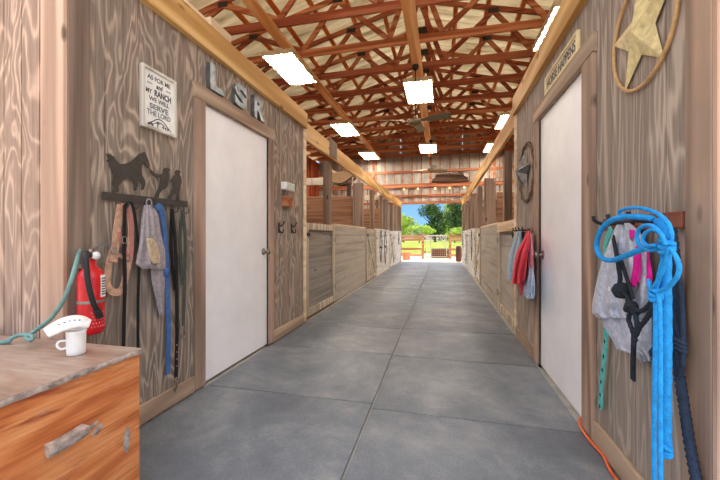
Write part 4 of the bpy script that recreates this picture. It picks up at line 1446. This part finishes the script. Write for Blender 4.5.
f = B()
braid(f, rz([(262, 92, .13), (284, 120, .13), (288, 150, .135), (288, 200, .135), (288, 300, .13), (290, 480, .12), (289, 640, .115), (289, 800, .11), (290, 905, .11)], .13), .0140, 14, .05, .05)
obj('thick_lead', f, 'rope_blue', t, shade=True)
f = B()
braid(f, rz([(292, 190), (272, 250), (258, 310), (252, 345), (250, 480), (248, 640), (246, 800), (246, 1000), (247, 1013)], .155), R1, 14, .03, .06)
braid(f, rz([(305, 190), (330, 235), (332, 280), (300, 325), (262, 348), (266, 400), (268, 560), (268, 760), (269, 1000), (270, 1013)], .16), R1, 14, .03, .06)
braid(f, rz([(300, 185), (285, 240), (262, 300), (235, 330), (225, 300)], .165), R1 * .9, 10, .03, .06)
obj('thin_lead', f, 'rope_blue', t, shade=True)
for x, y, r in ((296, 182, .03), (256, 352, .026), (292, 905, .024)):
    c = rz([(x, y)], .15 if y < 800 else .112)[0]
    f = B()
    for q in range(3):
        braid(f, [c + V((r * .4 * sin(a) - .004, r * .72 * cos(a), (q - 1) * .012 + .006 * sin(a + q))) for a in [i * pi / 4 for i in range(8)]], .007, 5, .03, .05, True)
    obj('knot', f, 'rope_blue', t, shade=True)

# orange extension cord on the mat
cp = [V((.775, 2.23, .03)), V((.745, 2.14, .026)), V((.742, 2.0, .026)), V((.752, 1.88, .026)), V((.735, 1.75, .026)), V((.742, 1.6, .026)), V((.72, 1.45, .026)), V((.74, 1.25, .026)), V((.72, 1.0, .026))]
o = obj('extension_cord', tube(B(), cp, .0065, 8, 8), 'orange_cord', shade=True, origin=cp[4])
prop(o, 'orange extension cord lying along the foot of the right wall', 'cord')

# ------------------------------------------------------------------ saddle on the first left partition
sx, sy2, sz2 = -2.22, 7.6, 2.43
t = thing('saddle', 'tan saddle with dark skirt perched on the first left stall partition', 'saddle', (sx, sy2, sz2))
f = B()
prof = [(-.27, .10), (-.22, .07), (-.12, .02), (0, 0), (.12, .03), (.2, .09), (.25, .16)]
ribsS = []
for px, pz in smooth([V((a, 0, b)) for a, b in prof], 3) and [(p.x, p.z) for p in smooth([V((a, 0, b)) for a, b in prof], 3)]:
    ring = []
    for j in range(9):
        a = pi * j / 8
        ring.append(f.verts.new((sx + px, sy2 + .14 * cos(a), sz2 + .02 + pz + .07 * sin(a))))
    ribsS.append(ring)
for r0, r1 in zip(ribsS, ribsS[1:]):
    for j in range(8): f.faces.new((r0[j], r0[j + 1], r1[j + 1], r1[j]))
    f.faces.new((r0[0], r1[0], r1[8], r0[8]))
f.faces.new(ribsS[0]); f.faces.new(ribsS[-1][::-1]); bmesh.ops.recalc_face_normals(f, faces=f.faces[:])
obj('seat', f, 'leather', t, shade=True)
for e in (-1, 1):
    f = B()
    yy = sy2 + e * .15
    poly = [(-.3, .08), (.28, .10), (.28, -.02), (.16, -.10), (.04, -.16), (-.12, -.16), (-.24, -.10), (-.3, -.04)]
    plate(f, poly, Matrix(((1, 0, 0, sx), (0, 0, e * 1.0, yy), (0, 1, 0, sz2), (0, 0, 0, 1))), .012)
    obj('skirt', f, 'leather', t)
    f = B(); tube(f, [(sx + a, yy, sz2 + b) for a, b in poly[2:]], .016, 8, 3); obj('binding', f, 'leather_dark', t, 'dark leather binding')
obj('horn', lathe(B(), [(.02, .18), (.02, .25), (.04, .265), (.035, .28), (0, .285)], (sx + .24, sy2, sz2), 12), 'leather', t, shade=True)

# ------------------------------------------------------------------ tack on the far stall fronts
def far_halter(x, s, y, z0, z1, mat, label):
    t = thing('hanging_halter', label, 'halter', (x + s * .03, y, z0), 'halters on the far stall fronts')
    f = B(); n = V((s, 0, 0)); xx = x + s * .03
    ribbon(f, [(xx, y - .05, z1), (xx, y - .16, z1 - .35), (xx, y - .10, z0 + .2), (xx, y, z0)], .035, .01, n)
    ribbon(f, [(xx, y + .05, z1), (xx, y + .17, z1 - .3), (xx, y + .10, z0 + .25), (xx, y, z0)], .035, .01, n)
    ribbon(f, [(xx, y - .15, z1 - .4), (xx + s * .01, y, z1 - .45), (xx, y + .15, z1 - .38)], .035, .01, n)
    obj('straps', f, mat, t)
    obj('hanger', tube(B(), [(x + s * .004, y, z1 + .03), (x + s * .05, y, z1 + .02), (x + s * .055, y, z1 + .05)], .008, 6, 4), 'iron', t)
far_halter(XL, 1, 9.35, .35, 1.2, 'strap_black', 'black halter on the pale left stall wall, nearer the crossed door')
far_halter(XL, 1, 10.1, .25, 1.2, 'strap_black', 'black halter on the pale left stall wall, farther from the camera')
far_halter(XL, 1, 13.4, .8, 1.2, 'iron', 'small dark halter on the pale left stall wall by the opening')
far_halter(XR, -1, 9.45, .45, 1.2, 'leather_dark', 'dark brown halter on the pale right stall wall')
far_halter(XR, -1, 13.3, .6, 1.2, 'leather_dark', 'small brown halter on the pale right stall wall by the opening')

# ------------------------------------------------------------------ OUTSIDE
struct('field', box(B(), -60, 60, 22, 90, -.03, -.012), 'meadow')
bm = B()
rnd = random.Random(3)
for i in range(5200):
    x, y = rnd.uniform(-9, 8), 22 + 26 * rnd.random() ** 1.6
    h = rnd.uniform(.08, .28); a = rnd.uniform(0, pi); w = .02
    dx, dy = cos(a) * w, sin(a) * w
    lx, ly = rnd.uniform(-.06, .06), rnd.uniform(-.06, .06)
    bm.faces.new([bm.verts.new(c) for c in ((x - dx, y - dy, -.012), (x + dx, y + dy, -.012), (x + lx, y + ly, h))])
o = obj('grass', bm, 'grass'); prop(o, 'yellow-green meadow grass beyond the ranch fence', 'grass', kind='stuff')

YFN = 17.0
def fence(x0, x1, label):
    t = thing('rail_fence', label, 'fence', ((x0 + x1) / 2, YFN, -.03), 'ranch fence beyond the barn')
    n = max(1, round((x1 - x0) / 2.4))
    for i in range(n + 1):
        x = x0 + (x1 - x0) * i / n
        obj('post', box(B(), x - .06, x + .06, YFN - .06, YFN + .06, -.1, 1.22, bev=.01), 'fence', t)
    for z in (1.06, .9, .45, .16):
        obj('rail', box(B(), x0, x1, YFN - .09, YFN - .062, z - .06, z + .06, bev=.005), 'fence', t)
fence(-8.2, -.9, 'brown wooden rail fence left of the pale gate')
fence(.38, 7.5, 'brown wooden rail fence right of the pale gate')
t = thing('metal_gate', 'pale tube and wire gate between the brown fences', 'gate', (-.28, YFN, 0))
f = B()
for a, b in (((-.76, .08), (-.76, 1.1)), ((.22, .08), (.22, 1.1)), ((-.76, .08), (.22, .08)), ((-.76, 1.1), (.22, 1.1)), ((-.52, .08), (-.52, 1.1))):
    tube(f, [V((a[0], YFN, a[1])), V(((a[0] + b[0]) / 2, YFN, (a[1] + b[1]) / 2)), V((b[0], YFN, b[1]))], .022, 8, 2)
obj('frame', f, 'wire', t)
f = B()
for i in range(11): bar(f, (-.76 + .098 * i, YFN, .08), (-.76 + .098 * i, YFN, 1.1), .006, .006)
for i in range(9): bar(f, (-.76, YFN, .19 + .11 * i), (.22, YFN, .19 + .11 * i), .006, .006, V((0, 1, 0)))
obj('mesh', f, 'wire', t)
f = B()
for x in (-.8, .26): 
    for z in (.3, .95): box(f, x - .04, x + .04, YFN - .02, YFN + .02, z - .03, z + .03)
obj('hinge', f, 'iron', t)
# water trough behind the gate
bm = B()
lathe(bm, [(.42, 0), (.45, .02), (.46, .42), (.48, .44), (.48, .46), (.44, .45), (.43, .06), (0, .05)], (-.1, 18.1, -.03), 24)
o = obj('water_trough', bm, 'red_brown', shade=True, origin=(-.1, 18.1, -.03)); prop(o, 'round red-brown water trough on the ground behind the gate', 'trough')
# orange tub and brown barrel at the opening
bm = lathe(B(), [(.15, 0), (.16, .01), (.21, .30), (.225, .31), (.225, .33), (.20, .325), (.15, .03), (0, .02)], (-1.62, 16.2, -.03), 24)
t = obj('feed_tub', bm, 'orange_tub', shade=True, origin=(-1.62, 16.2, -.03)); prop(t, 'orange feed tub on the ground left outside the far opening', 'tub')
obj('rim', tube(B(), [V((-1.62 + .22 * cos(a), 16.2 + .22 * sin(a), .30)) for a in [i * pi / 8 for i in range(16)]], .014, 6, 1, True), 'orange_tub', t)
bm = lathe(B(), [(.10, 0), (.12, .06), (.13, .3), (.12, .6), (.10, .66), (.09, .68), (0, .68)], (.70, 15.5, -.03), 20)
o = obj('barrel', bm, 'red_brown', shade=True, origin=(.70, 15.5, -.03)); prop(o, 'dark red-brown barrel standing right outside the far opening', 'barrel')
for z in (.12, .3, .5): obj('hoop', tube(B(), [V((.70 + .127 * cos(a), 15.5 + .127 * sin(a), z - .03)) for a in [i * pi / 8 for i in range(16)]], .008, 6, 1, True), 'iron', o)


# trees
def make_tree(x, y, h, w, leaf, label, base=0.0, seed=1, n=2200, shrub=False):
    r = random.Random(seed)
    t = thing('shrub' if shrub else 'tree', label, 'shrub' if shrub else 'tree', (x, y, -.03), 'trees and shrubs beyond the meadow')
    f = B()
    th = h * (.35 if not shrub else .2)
    tube(f, [(x, y, -.1), (x + .1 * w * r.uniform(-.3, .3), y, th * .6), (x, y, th), (x + .1 * r.uniform(-1, 1), y, h * .7)], .035 * h, 8, 4, radf=lambda s, a, tt: 1.1 - .8 * tt)
    for q in range(5):
        a = r.uniform(0, 2 * pi); z = h * r.uniform(.3, .5)
        tube(f, [(x, y, z), (x + cos(a) * w * .2, y + sin(a) * w * .2, z + h * .15), (x + cos(a) * w * .35, y + sin(a) * w * .35, z + h * .25)], .014 * h, 6, 3, radf=lambda s, a, tt: 1 - .7 * tt)
    obj('trunk', f, 'bark', t)
    f = B()
    lobes = []
    for q in range(13 if not shrub else 9):
        a = r.uniform(0, 2 * pi); rr = r.uniform(.0, .34) * w
        lobes.append((V((x + cos(a) * rr, y + sin(a) * rr, h * r.uniform(.2, .84))), w * r.uniform(.17, .3), h * r.uniform(.12, .22)))
    s = .035 * (w + h) * .5
    for i in range(n):
        c, lw, lh = r.choice(lobes)
        d = V((r.gauss(0, 1), r.gauss(0, 1), r.gauss(0, 1))).normalized() * r.uniform(.55, 1.05)
        p = c + V((d.x * lw, d.y * lw, d.z * lh))
        u = V((r.gauss(0, 1), r.gauss(0, 1), r.gauss(0, .6))).normalized(); v = u.orthogonal().normalized()
        ang = r.uniform(0, pi); v = (v * cos(ang) + u.cross(v) * sin(ang))
        L, W = s * r.uniform(.7, 1.4), s * r.uniform(.35, .6)
        f.faces.new([f.verts.new(k) for k in (p - u * L, p + v * W, p + u * L, p - v * W)])
    obj('crown', f, leaf, t)
    return t


Y1 = 60
make_tree(-12.4, 58, 4.6, 5.5, 'leaf_lime', 'small rounded tree hidden left of the far opening', seed=2)
make_tree(-6.5, 60, 5.4, 5.0, 'leaf_lime', 'yellow-green tree behind the left fence', seed=3)
make_tree(-1.2, 64, 7.4, 6.4, 'leaf_dark', 'dark evergreen tree in the middle of the far opening', seed=4, n=3200)
make_tree(2.7, 72.5, 9.2, 6.8, 'leaf_dark', 'tallest dark evergreen tree right of the opening middle', seed=5, n=3200)
make_tree(1.2, 82, 10.3, 5.0, 'leaf_lime', 'lime-topped tree rising behind the dark evergreens', seed=6)
make_tree(6.0, 60, 7.6, 7.0, 'leaf_mid', 'broad mid green tree at the right of the far opening', seed=8, n=3000)
make_tree(-18.5, 64, 6.0, 7.0, 'leaf_mid', 'wide green tree hidden beside the left jamb of the opening', seed=9)
make_tree(14.5, 62, 6.5, 7.5, 'leaf_dark', 'wide dark tree beside the right jamb of the opening', seed=10)
make_tree(-3.4, 54, 2.9, 5.2, 'leaf_lime', 'bright yellow-green shrub in front of the dark evergreen', seed=11, shrub=True)
make_tree(1.95, 56, 2.7, 5.0, 'leaf_lime', 'bright yellow-green shrub right of the opening middle', seed=12, shrub=True)
make_tree(7.2, 54, 3.2, 4.6, 'leaf_mid', 'mid green shrub before the broad right tree', seed=13, shrub=True)
make_tree(-8.9, 51, 2.6, 5.0, 'leaf_mid', 'low green shrub behind the left fence end', seed=14, shrub=True)

# ------------------------------------------------------------------ LIGHT
w = bpy.data.worlds.new('sky'); SC.world = w; w.use_nodes = True
nt = w.node_tree; bg = nt.nodes['Background']
tc = nt.nodes.new('ShaderNodeTexCoord'); sep = nt.nodes.new('ShaderNodeSeparateXYZ')
nt.links.new(tc.outputs['Generated'], sep.inputs[0])
rp = nt.nodes.new('ShaderNodeValToRGB')
els = rp.color_ramp.elements
while len(els) < 4: els.new(.5)
SKY = 1.15
for e, (p, c, g) in zip(els, ((0.0, (206, 196, 184), .5), (0.02, (150, 200, 242), .5), (0.16, (110, 176, 240), .5), (0.42, (236, 240, 248), SKY))):
    e.position = p; q = lin(c); e.color = (q[0] * g / SKY, q[1] * g / SKY, q[2] * g / SKY, 1)
nt.links.new(sep.outputs[2], rp.inputs[0]); nt.links.new(rp.outputs[0], bg.inputs[0])
bg.inputs[1].default_value = SKY
s = bpy.data.lights.new('sun', 'SUN'); s.energy = 1.55; s.angle = radians(.6); s.color = (1.0, .94, .84)
so = bpy.data.objects.new('sun', s); COL.objects.link(so)
d = V((-.62, -.06, -.85)).normalized()   # light travels this way: from the right, high
so.rotation_euler = d.to_track_quat('-Z', 'Y').to_euler()

# ------------------------------------------------------------------ CAMERA
cam = bpy.data.cameras.new('camera'); co = bpy.data.objects.new('camera', cam); COL.objects.link(co)
cam.sensor_width = 36.0; cam.lens = FPX / 720 * 36.0
cam.shift_y = -4 / 720
co.location = (0, 0, EYE); co.rotation_euler = (pi / 2, 0, YAW)
SC.camera = co
SC.view_settings.view_transform = 'Standard'; SC.view_settings.look = 'None'
SC.view_settings.gamma = 1.0; SC.view_settings.exposure = 1.32
SC.view_settings.use_curve_mapping = False
SC.cycles.max_bounces = 8; SC.cycles.diffuse_bounces = 5
